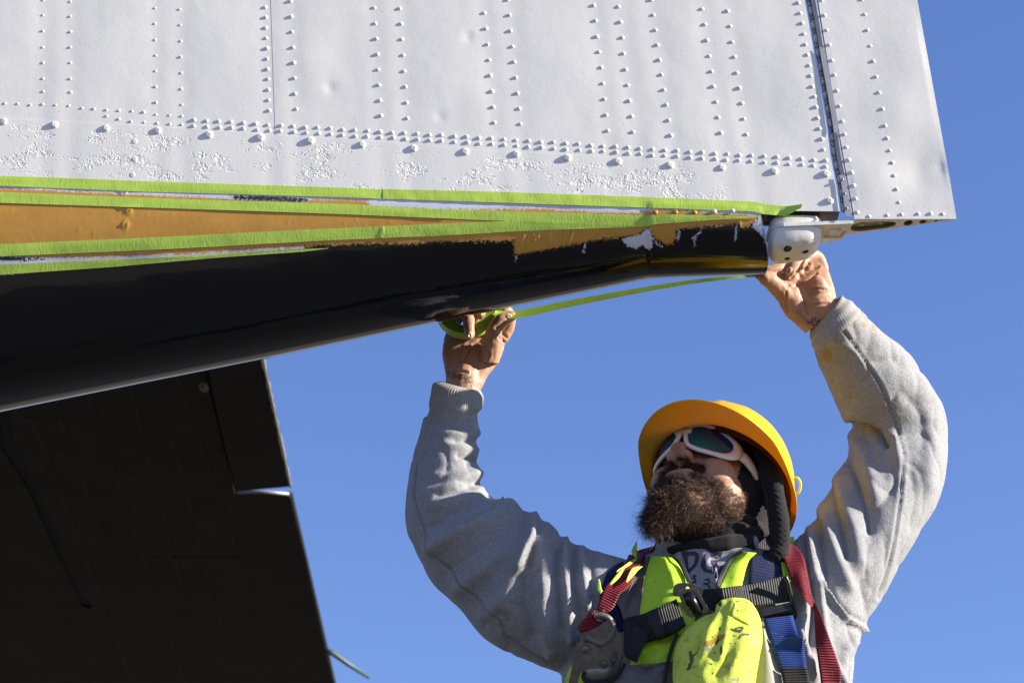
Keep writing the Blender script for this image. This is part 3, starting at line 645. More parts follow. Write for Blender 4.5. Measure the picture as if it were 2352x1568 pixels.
FOLDS = [  # (polyline, half width in survey units, height in mm): ridges positive, valleys negative
 (Z1((230, 330), (360, 352), (452, 345)), 10, 4), (Z1((280, 400), (380, 415), (443, 430)), 10, 5), (Z1((230, 560), (360, 545), (452, 540)), 12, 5), (Z1((200, 640), (330, 600), (420, 560)), 16, 5), (Z1((220, 700), (340, 680), (470, 625)), 15, 6),
 (Z1((330, 385), (436, 378)), 7, -5), (Z1((350, 455), (400, 462), (440, 485)), 5, -9), (Z1((350, 590), (445, 590)), 7, -6), (Z1((250, 650), (340, 635), (400, 600)), 8, -4), (Z1((200, 800), (300, 760), (400, 690), (480, 640)), 18, -5),
 (Z1((380, 780), (430, 745), (500, 735)), 12, -9), (Z1((230, 900), (330, 830), (430, 780), (540, 720), (590, 700)), 24, 9), (Z1((500, 690), (540, 705)), 10, 5), (Z1((640, 1000), (690, 860), (706, 775)), 15, 10), (Z1((690, 1000), (715, 880), (722, 800)), 8, -9),
 (Z1((560, 1180), (620, 1020), (680, 880)), 22, 6), (Z1((660, 1050), (650, 1200), (700, 1330)), 14, -5), (Z1((740, 860), (755, 1000), (760, 1200), (800, 1400)), 20, 7), (Z1((800, 900), (835, 905), (825, 1000), (840, 1150), (850, 1300)), 8, -9),
 (Z1((780, 795), (815, 840), (810, 900)), 11, 6), (Z1((862, 890), (860, 1000), (880, 1200), (900, 1350)), 13, 7), (Z1((905, 930), (915, 1050), (930, 1200), (950, 1300)), 8, -9), (Z1((945, 930), (955, 1050), (975, 1180)), 13, 6), (Z1((995, 960), (1005, 1050), (1010, 1200)), 9, -6), (Z1((1030, 940), (1060, 960), (1100, 970)), 9, 4),
 (Z1((300, 1010), (420, 930), (540, 850)), 20, -3), (Z1((350, 1100), (470, 1010), (560, 930)), 20, 3.5), (Z1((480, 1230), (560, 1150)), 20, 3),
 (Z2((398, 572), (450, 580), (500, 605), (530, 650)), 9, -13), (Z2((385, 545), (450, 560), (510, 580), (555, 640), (570, 720)), 16, 7), (Z2((395, 620), (430, 680), (460, 760), (480, 850)), 22, 7), (Z2((378, 715), (410, 780), (440, 870), (462, 980)), 12, -8),
 (Z2((330, 790), (360, 880), (400, 980), (420, 1100)), 20, 6), (Z2((316, 815), (335, 900), (360, 1000), (375, 1080)), 9, -8), (Z2((270, 890), (300, 990), (340, 1100), (380, 1200)), 16, 6), (Z2((256, 935), (270, 1020), (290, 1120), (310, 1200)), 9, -8), (Z2((225, 980), (235, 1080), (255, 1180)), 11, 5), (Z2((205, 985), (215, 1080), (225, 1180)), 7, -6),
 (Z2((480, 900), (520, 860), (560, 800)), 18, -4), (Z2((430, 340), (500, 330), (560, 320)), 16, -3), (Z2((330, 260), (400, 300), (440, 340)), 14, 3), (Z2((620, 480), (660, 540), (670, 640)), 22, -4), (Z2((690, 560), (700, 680), (690, 800)), 22, 4), (Z2((620, 760), (640, 860), (620, 960)), 22, -3.5),
 (Z2((285, 1185), (320, 1250), (370, 1320), (440, 1360)), 7, 6), (Z2((300, 1190), (335, 1245), (385, 1305), (450, 1340)), 5, -6), (Z2((400, 1400), (360, 1480), (350, 1560)), 16, 6), (Z2((440, 1390), (410, 1470), (380, 1560)), 9, -7), (Z2((430, 1180), (450, 1260), (460, 1320)), 14, -4),
 (Z2((190, 1150), (215, 1250), (205, 1330), (180, 1400)), 14, 9), (Z2((235, 1180), (245, 1300), (235, 1450)), 10, -8), (Z2((265, 1200), (275, 1320), (300, 1450), (340, 1560)), 12, 6), (Z2((195, 1400), (230, 1450), (245, 1540)), 14, 8),
 ([(1515, 1262), (1600, 1243), (1690, 1226), (1722, 1229), (1735, 1252)], 8, 8), ([(1520, 1272), (1600, 1256), (1690, 1240), (1740, 1262)], 6, -6), ([(1560, 1275), (1640, 1262), (1720, 1268)], 12, 5), ([(1620, 1290), (1640, 1330), (1650, 1370)], 14, 7)]
disp = np.zeros(len(V))
for pl, w, h in FOLDS:
    g_ = (1.75 if w > 12.5 else .95) if pl[0][0] < 1400 else 1.35
    d = seg_d(px, py, pl); disp += h * .001 * g_ * (np.exp(-(d / (w * .9)) ** 2) if h > 0 else np.exp(-(d / (w * .8)) ** 1.25))
SE = Z1((140, 500), (130, 640), (170, 820), (230, 940), (330, 1050), (430, 1150), (550, 1260), (580, 1340), (700, 1420), (820, 1470)); SE2 = Z2((345, 195), (430, 310), (500, 420), (560, 560), (590, 700), (580, 850), (555, 1000), (530, 1120), (490, 1240))
sdist = np.minimum(seg_d(px, py, SE), seg_d(px, py, SE2)); sdist = np.minimum(sdist, seg_d(px, py, Z2((300, 1195), (340, 1262), (390, 1320), (445, 1352))))
disp += -.0022 * np.exp(-(sdist / 3.2) ** 2) + .0014 * np.exp(-((sdist - 7) / 5) ** 2)
disp *= face
disp += .0018 * fbm(V * 17, 2, 2) + .0004 * vnoise(V * 90, 4) - .0022 * np.clip(1 - np.abs(vnoise(V * np.array([34., 34., 20.]), 9)) * 2.2, 0, 1) ** 2
V2 = V + N * disp[:, None]; set_v(shirt, V2)
och = np.zeros(len(V))
for (x, y, r, a) in ((250, 262, 20, .8), (290, 300, 22, 1.0), (300, 320, 14, 1), (415, 143, 22, 1.0), (440, 190, 16, .9), (480, 205, 16, .8), (268, 330, 16, .6)):
    X, Yv = A2(x, y); och += a * np.exp(-(np.hypot(px - X, py - Yv) / (r * .5975)) ** 2)
X, Yv = A1(587, 1250); och += 2 * np.exp(-((px - X) / 3.5) ** 2 - ((py - Yv) / 7) ** 2)
X, Yv = A1(640, 1320); och += .5 * np.exp(-(np.hypot(px - X, py - Yv) / 8) ** 2)
attr(shirt, 'ochre', np.clip(och, 0, 2) * (face > .3)); attr(shirt, 'seam', np.exp(-(sdist / 2.6) ** 2) * face)
# ribbed cuffs
m_cuff = mat('ribbed_cuff', (.30, .295, .275), .95, spec=.1, bump=[(500, .4, .001, (1, 1, 1))], var=(150, .2))
def cuff(st, name='cuff', rib_=.012):
    S = spline(st, 22); R = []
    for i, s in enumerate(S):
        ring = np.array(sect(s[0:2], s[2:4], s[4], s[4], s[5], 240)); c = ring.mean(0)
        a = np.arange(240); ring = c + (ring - c) * (1 + rib_ * np.sin(a * 2 * math.pi / 4 + .6) + .02 * math.sin(i * .8))[:, None]; R.append(ring)
    inner = [c_ * .0 + r.mean(0) + (r - r.mean(0)) * .9 for r, c_ in ((R[0], 0), (R[4], 0))]
    mb = MB(); mb.rings([inner[1], inner[0]] + R, cap=False); return mb.build(name, m_cuff, shirt)
cuff([(*A1(262, 92), *A1(455, 138), 3.403, .040), (*A1(222, 108), *A1(468, 180), 3.403, .046), (*A1(209, 180), *A1(464, 215), 3.403, .048), (*A1(205, 225), *A1(445, 245), 3.403, .047), (*A1(196, 262), *A1(440, 280), 3.404, .044), (*A1(195, 300), *A1(425, 305), 3.404, .04)])
cuff([(*A2(242, 205), *A2(342, 84), 3.303, .034), (*A2(238, 218), *A2(358, 92), 3.303, .038), (*A2(240, 240), *A2(385, 108), 3.304, .041), (*A2(244, 262), *A2(410, 130), 3.305, .042), (*A2(255, 290), *A2(420, 150), 3.305, .04)], rib_=.004)
sb = bvh_of(shirt)

# ---- head frame -----------------------------------------------------------------------------------------
u_ = np.array([.25, .66, -.70]); u_ /= np.linalg.norm(u_); l_ = np.array([.885, .29, .36]); l_ -= u_ * (l_ @ u_); l_ /= np.linalg.norm(l_); f_ = np.cross(l_, u_)
eL, eU, eF = cv(*l_), cv(*u_), cv(*f_)
HC = W(1628, 1156, Y0 - .035)
def H(l, u, f): return HC + eL * l + eU * u + eF * f
def HA(A): A = np.asarray(A, float); return HC + A[:, :1] * eL + A[:, 1:2] * eU + A[:, 2:3] * eF
def hl(P): d = np.asarray(P) - HC; return d @ eL, d @ eU, d @ eF
def hell(mb, c, r, n=22, m=14): return mb.ell(H(*c), [eL * r[0], eF * r[2], eU * r[1]], n, m)

# ---- body: one continuous skin (head, neck, trunk, arms, hands) -----------------------------------------
mb = MB()
hell(mb, (0, .035, -.012), (.074, .098, .094)); hell(mb, (0, -.012, .030), (.060, .074, .066)); hell(mb, (0, -.062, .060), (.032, .024, .034)); hell(mb, (0, -.045, .015), (.056, .042, .056))
for s in (-1, 1):
    hell(mb, (s * .034, -.008, .052), (.034, .034, .036)); hell(mb, (s * .046, -.022, .022), (.024, .040, .042)); hell(mb, (s * .0125, -.004, .103), (.0085, .008, .012)); hell(mb, (s * .03, .026, .076), (.022, .008, .014))
mb.tube([H(0, .036, .086), H(0, .020, .099), H(0, .005, .112), H(0, -.002, .115)], [.009, .0095, .0115, .0118], 14)
hell(mb, (0, -.0285, .093), (.024, .0058, .0085)); hell(mb, (0, -.0385, .090), (.020, .0062, .0085))
mb.tube([H(0, -.03, -.015), W(1648, 1190, Y0 - .02), W(1640, 1260, Y0 - .005), W(1632, 1360, Y0), W(1630, 1500, Y0)], [.058, .060, .062, .085, .10], 20)
mb.tube([W(1630, 1480, Y0), W(1630, 1700, Y0), W(1632, 2100, Y0 + .01)], [.10, .10, .10], 18)
def arm(path, R): mb.tube(spline(path, 40), np.interp(np.linspace(0, 1, 40), np.linspace(0, 1, len(R)), R), 18)
def mids(S, sheet, Ys, lo): return [W(*((np.array(sheet(*a)) + np.array(sheet(*b))) / 2), Ys[i]) for i, (a, b) in enumerate(S)][lo:]
arm([W(1620, 1420, Y0)] + mids(LS, A1, LY, 0)[::-1][1:] + [W(*HL(655, 1180), 3.403), W(*HL(662, 1010), 3.404), W(*HL(690, 880), 3.406)], [.05] * 6 + [.040] * 4 + [.029] * 6 + [.0265, .0262, .026])
arm([W(1640, 1420, Y0)] + mids(RS, A2, RY, 2)[::-1][1:] + [W(*HR(1020, 1330), 3.304), W(*HR(960, 1240), 3.302)], [.05] * 6 + [.040] * 4 + [.031, .030, .029, .028, .028, .027])
def finger(pts, R, sheet, nail=None):
    P = [W(*sheet(x, y), Yv) for x, y, Yv in pts]; S = spline(P, 22); mb.tube(S, np.interp(np.linspace(0, 1, 22), np.linspace(0, 1, len(R)), R), 12)
    mb.ell(P[-1], [(R[-1], 0, 0), (0, R[-1], 0), (0, 0, R[-1])], 12, 8)
def hand_loft(st, sheet): loft(mb, [(*sheet(*a), *sheet(*b), Yv, d) for a, b, Yv, d in st], 24, 3, .85)
# image-left hand, hooked through the tape roll
hand_loft([((480, 1000), (850, 1060), 3.4050, .021), ((474, 900), (915, 930), 3.4060, .020), ((450, 780), (1020, 800), 3.4070, .019), ((440, 680), (1075, 680), 3.4080, .019), ((447, 590), (1090, 600), 3.4090, .017), ((470, 500), (1060, 500), 3.4100, .014), ((500, 430), (1040, 420), 3.4110, .012)], HL)
finger([(930, 780, 3.3950), (965, 600, 3.3820), (985, 450, 3.3700), (1060, 350, 3.3660), (1165, 300, 3.3680)], [.016, .0165, .0125, .0118, .0085], HL)
finger([(1000, 600, 3.4080), (1105, 470, 3.4020), (1150, 330, 3.3920), (1120, 245, 3.3840), (1085, 238, 3.3800)], [.011, .0105, .0098, .009, .0078], HL)
finger([(800, 560, 3.4120), (790, 350, 3.4160), (760, 200, 3.4000), (722, 260, 3.3700), (720, 390, 3.3610), (730, 495, 3.3615)], [.010, .010, .0098, .0096, .0092, .0080], HL)
finger([(680, 560, 3.4120), (800, 350, 3.4160), (870, 180, 3.3950), (850, 230, 3.3700), (835, 285, 3.3660)], [.010, .0095, .0092, .009, .0078], HL)
finger([(560, 560, 3.4120), (520, 380, 3.4160), (530, 250, 3.4000), (575, 300, 3.3750), (608, 345, 3.3720)], [.0095, .009, .0085, .0082, .0068], HL)
# image-right hand, pinching the end of the tape under the balance weight
hand_loft([((850, 1520), (1165, 1220), 3.304, .022), ((715, 1400), (1155, 1140), 3.302, .021), ((600, 1275), (1142, 1050), 3.301, .020), ((552, 1150), (1112, 960), 3.301, .019), ((590, 1040), (1085, 880), 3.302, .016), ((680, 950), (1050, 830), 3.304, .013)], HR)
mb.ell(W(*HR(700, 1190), 3.290), [cv(.020, 0, 0) * 1, cv(0, 0, .015), cv(-.008, .032, 0)], 16, 10); mb.ell(W(*HR(985, 1130), 3.290), [cv(.018, 0, 0), cv(0, 0, .013), cv(-.004, .032, 0)], 16, 10)
finger([(690, 1180, 3.290), (560, 1050, 3.276), (480, 980, 3.262), (400, 938, 3.254), (348, 922, 3.252)], [.016, .0145, .0125, .0105, .0062], HR)
finger([(800, 960, 3.302), (730, 840, 3.296), (650, 800, 3.278), (560, 845, 3.262), (440, 872, 3.255)], [.011, .0108, .0102, .0095, .0078], HR)
finger([(880, 920, 3.304), (850, 790, 3.298), (775, 765, 3.278), (725, 815, 3.264), (684, 880, 3.260)], [.011, .0104, .0098, .0092, .0076], HR)
finger([(960, 900, 3.305), (920, 770, 3.300), (850, 740, 3.282), (812, 775, 3.270), (795, 815, 3.268)], [.0105, .010, .0092, .0086, .0072], HR)
finger([(1020, 870, 3.306), (990, 760, 3.302), (940, 705, 3.290), (880, 715, 3.280), (850, 740, 3.278)], [.0105, .0098, .0088, .0080, .0066], HR)
mb.ell(W(*HR(660, 960), 3.292), [cX * .016, cF * .010, cU * .016], 14, 8)
me = remesh(mb, .0021, 3)
body = obj_from(me, 'body', m_skin, worker)
V = get_v(body); N = get_n(body); px, py = proj(V); face = np.clip(-(N @ cF) + .3, 0, 1)
crease = [[HL(*p) for p in q] for q in (((880, 590), (930, 680), (900, 790)), ((830, 560), (900, 640), (930, 720)), ((690, 700), (760, 600), (860, 540)), ((665, 760), (690, 700), (690, 620)), ((1050, 440), (1110, 520)), ((1035, 520), (1110, 590)), ((1000, 420), (1090, 360)), ((480, 870), (700, 880)))] + \
         [[HR(*p) for p in q] for q in (((640, 1010), (690, 1050), (840, 1000), (960, 900)), ((830, 1180), (840, 1250), (860, 1330)), ((870, 880), (980, 830)), ((640, 1090), (630, 1180), (650, 1290)), ((590, 1110), (590, 1200), (610, 1260)), ((750, 1300), (830, 1370)), ((900, 1080), (960, 1060), (1060, 1070)), ((930, 1230), (1080, 1210)), ((600, 960), (650, 1030)), ((780, 830), (830, 750)), ((690, 950), (780, 840)), ((870, 790), (880, 730)))]
d = np.full(len(V), 1e9)
for q in crease: d = np.minimum(d, seg_d(px, py, q))
disp = (-.0021 * np.exp(-(d / 2.0) ** 2) + .0008 * np.exp(-((d - 5) / 3) ** 2)) * face + .0005 * vnoise(V * 160, 6)
set_v(body, V + N * disp[:, None])
ink_ = np.zeros(len(V))
for (x, y, rx, ry) in ((530, 925, 70, 30), (690, 900, 60, 30), (690, 960, 70, 40), (780, 1010, 50, 40)):
    X, Yv = HL(x, y); ink_ += np.exp(-((px - X) / (rx * .22)) ** 2 - ((py - Yv) / (ry * .22)) ** 2)
X, Yv = HR(930, 1400); ink_ += 1.6 * np.exp(-((px - X) / 14) ** 2 - ((py - Yv) / 8) ** 2)
attr(body, 'ink', np.clip(ink_, 0, 1.5))
# nails
bb = bvh_of(body); m_nail = mat('nail', (.55, .36, .27), .4)
def nail(x, y, sheet, r=.0048, asp=1.3, ang=0.):
    h = hit(bb, *sheet(x, y))
    if h[0] is None: return
    n = np.array(h[1]); up = cU * math.cos(ang) + cX * math.sin(ang); up = up - n * (up @ n); up /= np.linalg.norm(up); s = np.cross(up, n)
    MB().ell(np.array(h[0]) - n * .0002, [s * r, up * r * asp, n * .0012], 12, 6).build('fingernail', m_nail, body)
nail(730, 500, HL); nail(612, 350, HL, .0042, 1.1, .8); nail(840, 268, HL, .0036, .8, 1.2); nail(1140, 305, HL, .005, 1.2, 1.0); nail(672, 868, HR, .0045, 1.4, .5)
# ---- sunglasses
m_frame = mat('white_plastic', (.80, .79, .77), .32, var=(60, .05))
m_lens = mat('mirror_lens', (.05, .09, .42), .06, .75)
k = NT(m_lens); a = k.step(k.noise(28, 1, .4, (1, 1, 1.4)), .35, .65); k.setbase(k.mix(a, (.02, .30, .48), (.08, .07, .75)))
glasses = empty('sunglasses'); tag(glasses, 'white wraparound sunglasses with blue violet mirrored lenses on the bearded worker', 'sunglasses')
OUT = spline([(.010, -.004), (.0075, .007), (.012, .0155), (.026, .0195), (.046, .0185), (.062, .0125), (.0655, .001), (.061, -.010), (.050, -.0165), (.030, -.0185), (.016, -.0135), (.010, -.004), (.0075, .007)], 61)[3:58]
def wrap(s, v, off=0.):
    v *= 1.22; t = abs(s) / .07; return (s * (1 + off * .0), .030 + v, .1125 - .052 * t ** 2.1 + off - .10 * v * 0 )
for s in (1, -1):
    c = OUT.mean(0); n = len(OUT); V = []
    for sc_, off in ((.97, -.0005), (1.0, .0026), (1.16, .0026), (1.25, -.0008), (1.18, -.0040), (.97, -.0034)):
        for p in OUT: q = c + (p - c) * (1 + (sc_ - 1) * (1.0 + .1 * (p[0] > .05))); V.append(H(*wrap(s * q[0], q[1], off)))
    F_ = grid_faces(6, n, 0, s < 0, True) + [((5 * n + j), (5 * n + (j + 1) % n), (j + 1) % n, j)[::1 if s > 0 else -1] for j in range(n)]
    mesh('rim', V, F_, m_frame, glasses)
    V = []; rr_ = np.linspace(0, 1.0, 8)
    for r in rr_:
        for p in OUT: q = c + (p - c) * r; V.append(H(*wrap(s * q[0], q[1], -.0004 + .0016 * (1 - r * r))))
    mesh('lens', V, grid_faces(8, n, 0, s > 0, True), m_lens, glasses)
    V = []
    for (l, u, f, hh) in ((.067, .033, .062, .010), (.0745, .033, .046, .0095), (.078, .032, .025, .0085), (.0785, .028, .0, .006), (.077, .022, -.02, .004)):
        for (dl, du) in ((-.0018, -hh), (.0022, -hh * .8), (.0026, 0), (.0022, hh * .8), (-.0018, hh), (-.0022, 0)): V.append(H(s * (l + dl), u + du, f))
    mesh('temple', V, grid_faces(5, 6, 0, s > 0, True) + [tuple(range(6)), tuple(range(24, 30))], m_frame, glasses)
mb = MB(); mb.tube([H(*wrap(x, .0085 + .002 * (1 - abs(x) / .012), -.0004)) for x in np.linspace(-.013, .013, 9)], .0042, 10); mb.build('bridge', m_frame, glasses)

# ---- beanie under the helmet, neck gaiter
m_knit = mat('black_knit', (.016, .016, .018), .95, spec=.12, sheen=.15, bump=[(420, .3, .001, (1, 1, 1))])
mb = MB(); hell(mb, (0, .034, -.022), (.085, .106, .088), 30, 20)
mb.tube([H(.087 * math.sin(a), .078 + .006 * math.cos(a), .080 * math.cos(a) - .004) for a in np.linspace(-2.2, 2.2, 30)], .013, 14)
for s in (-1, 1):
    mb.tube(spline([H(s * .076 + .010, .075, .028), H(s * .086 + .012, .03, .004), H(s * .093 + .014, -.015, -.020), H(s * .096 + .014, -.05, -.040), H(s * .094 + .012, -.075, -.053), H(s * .084 + .008, -.09, -.058)], 24), [.012] * 4 + [.015] * 14 + [.018] * 6, 16)
me = remesh(mb, .003, 8); beanie = obj_from(me, 'beanie', m_knit, worker)
V = get_v(beanie); N = get_n(beanie); l, u, f = hl(V); set_v(beanie, V + N * (.0012 * np.sin((u * .9 - f * .45) * 1200) + .0015 * vnoise(V * 40))[:, None])
m_gait = mat('black_fleece', (.022, .021, .021), .95, spec=.1, sheen=.1, bump=[(700, .4, .001, (1, 1, 1))])
mb = MB(); loft(mb, [(1562, 1180, 1716, 1160, Y0 - .035, .060), (1535, 1205, 1745, 1188, Y0 - .03, .068), (1514, 1232, 1765, 1214, Y0 - .025, .075), (1500, 1256, 1782, 1240, Y0 - .02, .080), (1500, 1275, 1790, 1262, Y0 - .015, .07)], 40, 4)
me = remesh(mb, .003, 2); gaiter = obj_from(me, 'neck_gaiter', m_gait, worker)
V = get_v(gaiter); N = get_n(gaiter); px, py = proj(V); d = 0
for pl, w, h in (([(1520, 1240), (1600, 1222), (1660, 1200), (1740, 1215)], 5, 5), ([(1540, 1212), (1620, 1200), (1680, 1186), (1735, 1198)], 5, 4), ([(1530, 1226), (1610, 1211), (1670, 1192), (1740, 1205)], 4, -5), ([(1510, 1252), (1620, 1232), (1700, 1220), (1760, 1232)], 4, -5), ([(1560, 1195), (1640, 1180), (1700, 1176)], 5, 4), ([(1690, 1200), (1730, 1225), (1770, 1245)], 5, 5)):
    d = d + h * .001 * np.exp(-(seg_d(px, py, pl) / w) ** 2)
set_v(gaiter, V + N * (d + .002 * fbm(V * 45, 2, 3))[:, None])

# ---- beard: dark mass plus curled strands
m_beard = mat('beard_dark', (.020, .010, .006), .9, spec=.1, bump=[(500, .8, .003, (1, 1, 1))])
m_hair = mat('beard_hair', (.062, .026, .011), .42, spec=.5, var=(60, .45))
mb = MB(); YC = H(0, -.07, .06)[1]; YJ = H(.045, -.07, .03)[1]
for (x, y, rx, ry, Yb, rd) in ((1550, 1132, 32, 28, YC, .030), (1518, 1165, 26, 36, YC - .004, .028), (1502, 1194, 19, 27, YC - .004, .022), (1585, 1124, 38, 28, YC + .006, .032), (1628, 1122, 34, 18, (YC + YJ) / 2 + .014, .028), (1540, 1160, 30, 24, YC, .028)):
    mb.ell(W(x, y, Yb), [cX * rx * MM, cF * rd, cU * ry * MM], 20, 12)
me = remesh(mb, .004, 2); beard = obj_from(me, 'beard', m_beard, worker); V = get_v(beard); N = get_n(beard); set_v(beard, V + N * (.006 * fbm(V * 70, 3, 8))[:, None])
Vb = get_v(body); Nb = get_n(body); l, u, f = hl(Vb); nl, nu, nf = Nb @ eL, Nb @ eU, Nb @ eF
jaw = (f > -.005) & (u < -.029 - .05 * (f - .09).clip(None, 0) - .05 * (np.abs(l) - .03).clip(0)) & (u > -.14) & (np.abs(l) < .075) & ~((np.abs(l) < .021) & (u > -.044) & (f > .08))
mus = (u > -.0235) & (u < -.011) & (np.abs(l) < .036) & (f > .075) & (np.abs(l) > .002)
side = (f > .0) & (f < .028) & (u < .0) & (u > -.06) & (np.abs(l) > .055)
roots = []
for m_, cnt in ((jaw, 7000), (mus, 1300), (side, 1100)):
    idx = np.nonzero(m_)[0]
    if len(idx): c = rng.choice(idx, cnt); roots.append(np.stack([Vb[c], Nb[c]], 1))
Vc = get_v(beard); Nc = get_n(beard); c = rng.choice(len(Vc), 11000); roots_c = np.stack([Vc[c], Nc[c]], 1)
R = np.concatenate(roots + [roots_c]); n = len(R); kind = np.concatenate([np.full(len(r), i) for i, r in enumerate(roots)] + [np.full(len(roots_c), 3)])
l, u, f = hl(R[:, 0]); chin = np.clip((f - .03) / .06, 0, 1) * np.clip((-u - .05) / .05, 0, 1)
ln = np.where(kind == 1, .0085, np.where(kind == 2, .006, np.where(kind == 3, .010 + .008 * rng.random(n), 0.0085 + .024 * chin))) * rng.uniform(.6, 1.35, n); ln = np.where((kind == 3) & (rng.random(n) < .05), ln * 2.2, ln)
xb_, yb_ = proj(R[:, 0]); ln = ln * np.clip((1680 - xb_) / 110, .5, 1)
dr = R[:, 1] * np.where(kind == 1, .35, .8)[:, None] - eU * .35 - cU * .25 - cX * .12 + rng.normal(0, .5, (n, 3)) + (eL * (np.sign(l) * .7)[:, None]) * (kind == 1)[:, None]; dr /= np.linalg.norm(dr, axis=1)[:, None]
sA = np.cross(dr, rng.normal(0, 1, (n, 3))); sA /= np.linalg.norm(sA, axis=1)[:, None]; sB = np.cross(dr, sA); m = 7
ph = rng.uniform(0, 6.28, n); fr = rng.uniform(5, 13, n); am = rng.uniform(.0012, .0040, n); rad = rng.uniform(.00018, .00034, n)
ts = np.linspace(0, 1, m); C = np.stack([R[:, 0] + dr * (ln * t)[:, None] + (sA * np.cos(ph + fr * t)[:, None] + sB * np.sin(ph + fr * t)[:, None] - sA * np.cos(ph)[:, None] - sB * np.sin(ph)[:, None]) * (am * min(1, t * 2))[:, None] - np.array([0, 0, 1]) * (ln * .12 * t * t)[:, None] for t in ts], 1)
V = []
for q in range(3):
    a = q * 2.094; V.append(C + (sA * math.cos(a) + sB * math.sin(a))[:, None, :] * (rad[:, None] * (1 - .7 * ts)[None, :])[:, :, None])
V = np.stack(V, 2).reshape(-1, 3)                        # strand, ring, corner
base = (np.arange(n) * m * 3)[:, None, None] + (np.arange(m - 1) * 3)[None, :, None]; j = np.arange(3)[None, None, :]; j2 = (np.arange(3) + 1)[None, None, :] % 3
Fq = np.stack([base + j, base + j2, base + 3 + j2, base + 3 + j], 3).reshape(-1, 4)
me = bpy.data.meshes.new('beard_strands'); me.vertices.add(len(V)); me.vertices.foreach_set('co', V.astype(np.float32).ravel()); me.loops.add(Fq.size); me.loops.foreach_set('vertex_index', Fq.astype(np.int32).ravel())
me.polygons.add(len(Fq)); me.polygons.foreach_set('loop_start', np.arange(0, Fq.size, 4, dtype=np.int32)); me.update(calc_edges=True); me.validate()
st = obj_from(me, 'beard_strands', m_hair, beard); tag(st, kind='stuff')

# ---- hard hat
m_hat = mat('yellow_helmet_plastic', (.86, .54, .014), .34, coat=.1, bump=[(60, .15, .0015, (1, 1, 1)), (400, .2, .0006, (1, 1, 1))], var=(30, .06))
t = m_hat.node_tree; tr = t.nodes.new('ShaderNodeBsdfTranslucent'); tr.inputs[0].default_value = (.85, .40, .01, 1); mx = t.nodes.new('ShaderNodeMixShader'); mx.inputs[0].default_value = .28
ou = [q for q in t.nodes if q.type == 'OUTPUT_MATERIAL'][0]; t.links.new(t.nodes['Principled BSDF'].outputs[0], mx.inputs[1]); t.links.new(tr.outputs[0], mx.inputs[2]); t.links.new(mx.outputs[0], ou.inputs[0])
k = NT(m_hat); sc = k.step(k.noise(75, 5, .75), .60, .74); k.setbase(k.mix(k.math('MULTIPLY', sc, .35), k.base(), (.30, .15, .02)))
hat = empty('hard_hat'); tag(hat, 'scuffed yellow hard hat worn over a black beanie by the worker', 'hard hat')
TILT = math.radians(1); YAW = math.radians(13)
def hh(l, u, f):               # helmet frame, pitched on the head
    cy_, sy_ = math.cos(YAW), math.sin(YAW); l, f = l * cy_ + f * sy_, f * cy_ - l * sy_
    c, s = math.cos(TILT), math.sin(TILT); return H(l + .011, .038 + u * c + f * s, -.006 + f * c - u * s)
AZ = np.linspace(-math.pi, math.pi, 96, endpoint=False); RF, RL, RH = .130, .108, .118
def hat_pt(a, rr, z, th=0.):   # a from front
    return hh((RL - th) * rr * math.sin(a), z, (RF - th) * rr * math.cos(a))
def ext(a): 
    c = math.cos(a); return .008 + .056 * min(1., max(0., (c - .05) / .60)) ** .8 if c > .05 else .008
def brim(a, t, dz):
    c = max(0, math.cos(a)); e_ = .062 * t * min(1., c / .42) ** .8 * (1 - .25 * math.sin(a) ** 2); lp = .008 * t; k_ = 1 + lp / RL
    return hh(RL * math.sin(a) * k_, -.004 - .014 * c * t - .006 * t * t + dz, RF * math.cos(a) * k_ + e_)
rings = []
def domering(ph, th):
    rr = math.cos(ph) ** .82; z = (RH - th) * math.sin(ph) ** .95; out = []
    for a in AZ:
        rid = .0035 * math.exp(-(math.sin(a) * rr / .10) ** 2) * (math.sin(ph * 2) ** 2) + .002 * math.exp(-((abs(math.sin(a)) * rr - .38) / .07) ** 2) * math.sin(ph) ** 2
        out.append(hh((RL - th) * rr * math.sin(a), z + (rid if th == 0 else 0), (RF - th) * rr * math.cos(a)))
    return out
PH = [math.radians(q) for q in (89, 82, 74, 66, 58, 50, 42, 34, 26, 18, 11, 5, 1)]
rings += [domering(p, 0) for p in PH] + [[brim(a, t, 0) for a in AZ] for t in (.1, .3, .5, .7, .88, .97)] + [[brim(a, 1.0, -.0015) for a in AZ]] + [[brim(a, t, -.0032) for a in AZ] for t in (.97, .88, .7, .5, .3, .1)] + [domering(p, .0032) for p in PH[::-1]]
MB().rings(rings).build('shell', m_hat, hat)
m_strap = mat('black_suspension', (.015, .015, .016), .6)
mb = MB(); P = [hh(.097 * math.sin(a), .008, .112 * math.cos(a)) for a in np.linspace(0, 2 * math.pi, 60, endpoint=False)]
V = []
for a in np.linspace(0, 2 * math.pi, 60, endpoint=False):
    for z in (.006, .032): V.append(hh(.094 * math.sin(a), z, .108 * math.cos(a)))
mb.add(V, grid_faces(60, 2, 0) + [(118, 119, 1, 0)]); mb.build('headband', m_strap, hat)
for a in (1.05, 2.55, -1.05, -2.55):
    V = []
    for z, w in ((-.006, .012), (.010, .011), (.03, .008)):
        for s in (-1, 1): V.append(hh(.105 * math.sin(a + s * w / .11), z, .122 * math.cos(a + s * w / .11)))
    mesh('suspension_tab', V, grid_faces(3, 2), m_strap, hat)
m_lime = mat('lime_plastic', (.55, .62, .02), .4)
c = W(1826, 1115, HC[1]); P = [c + cv(.0062 * math.cos(t) + .002, .0120 * math.sin(t), 0) for t in np.linspace(0, 2 * math.pi, 24, endpoint=False)]
MB().tube(P, .0022, 8, True).build('accessory_loop', m_lime, hat)
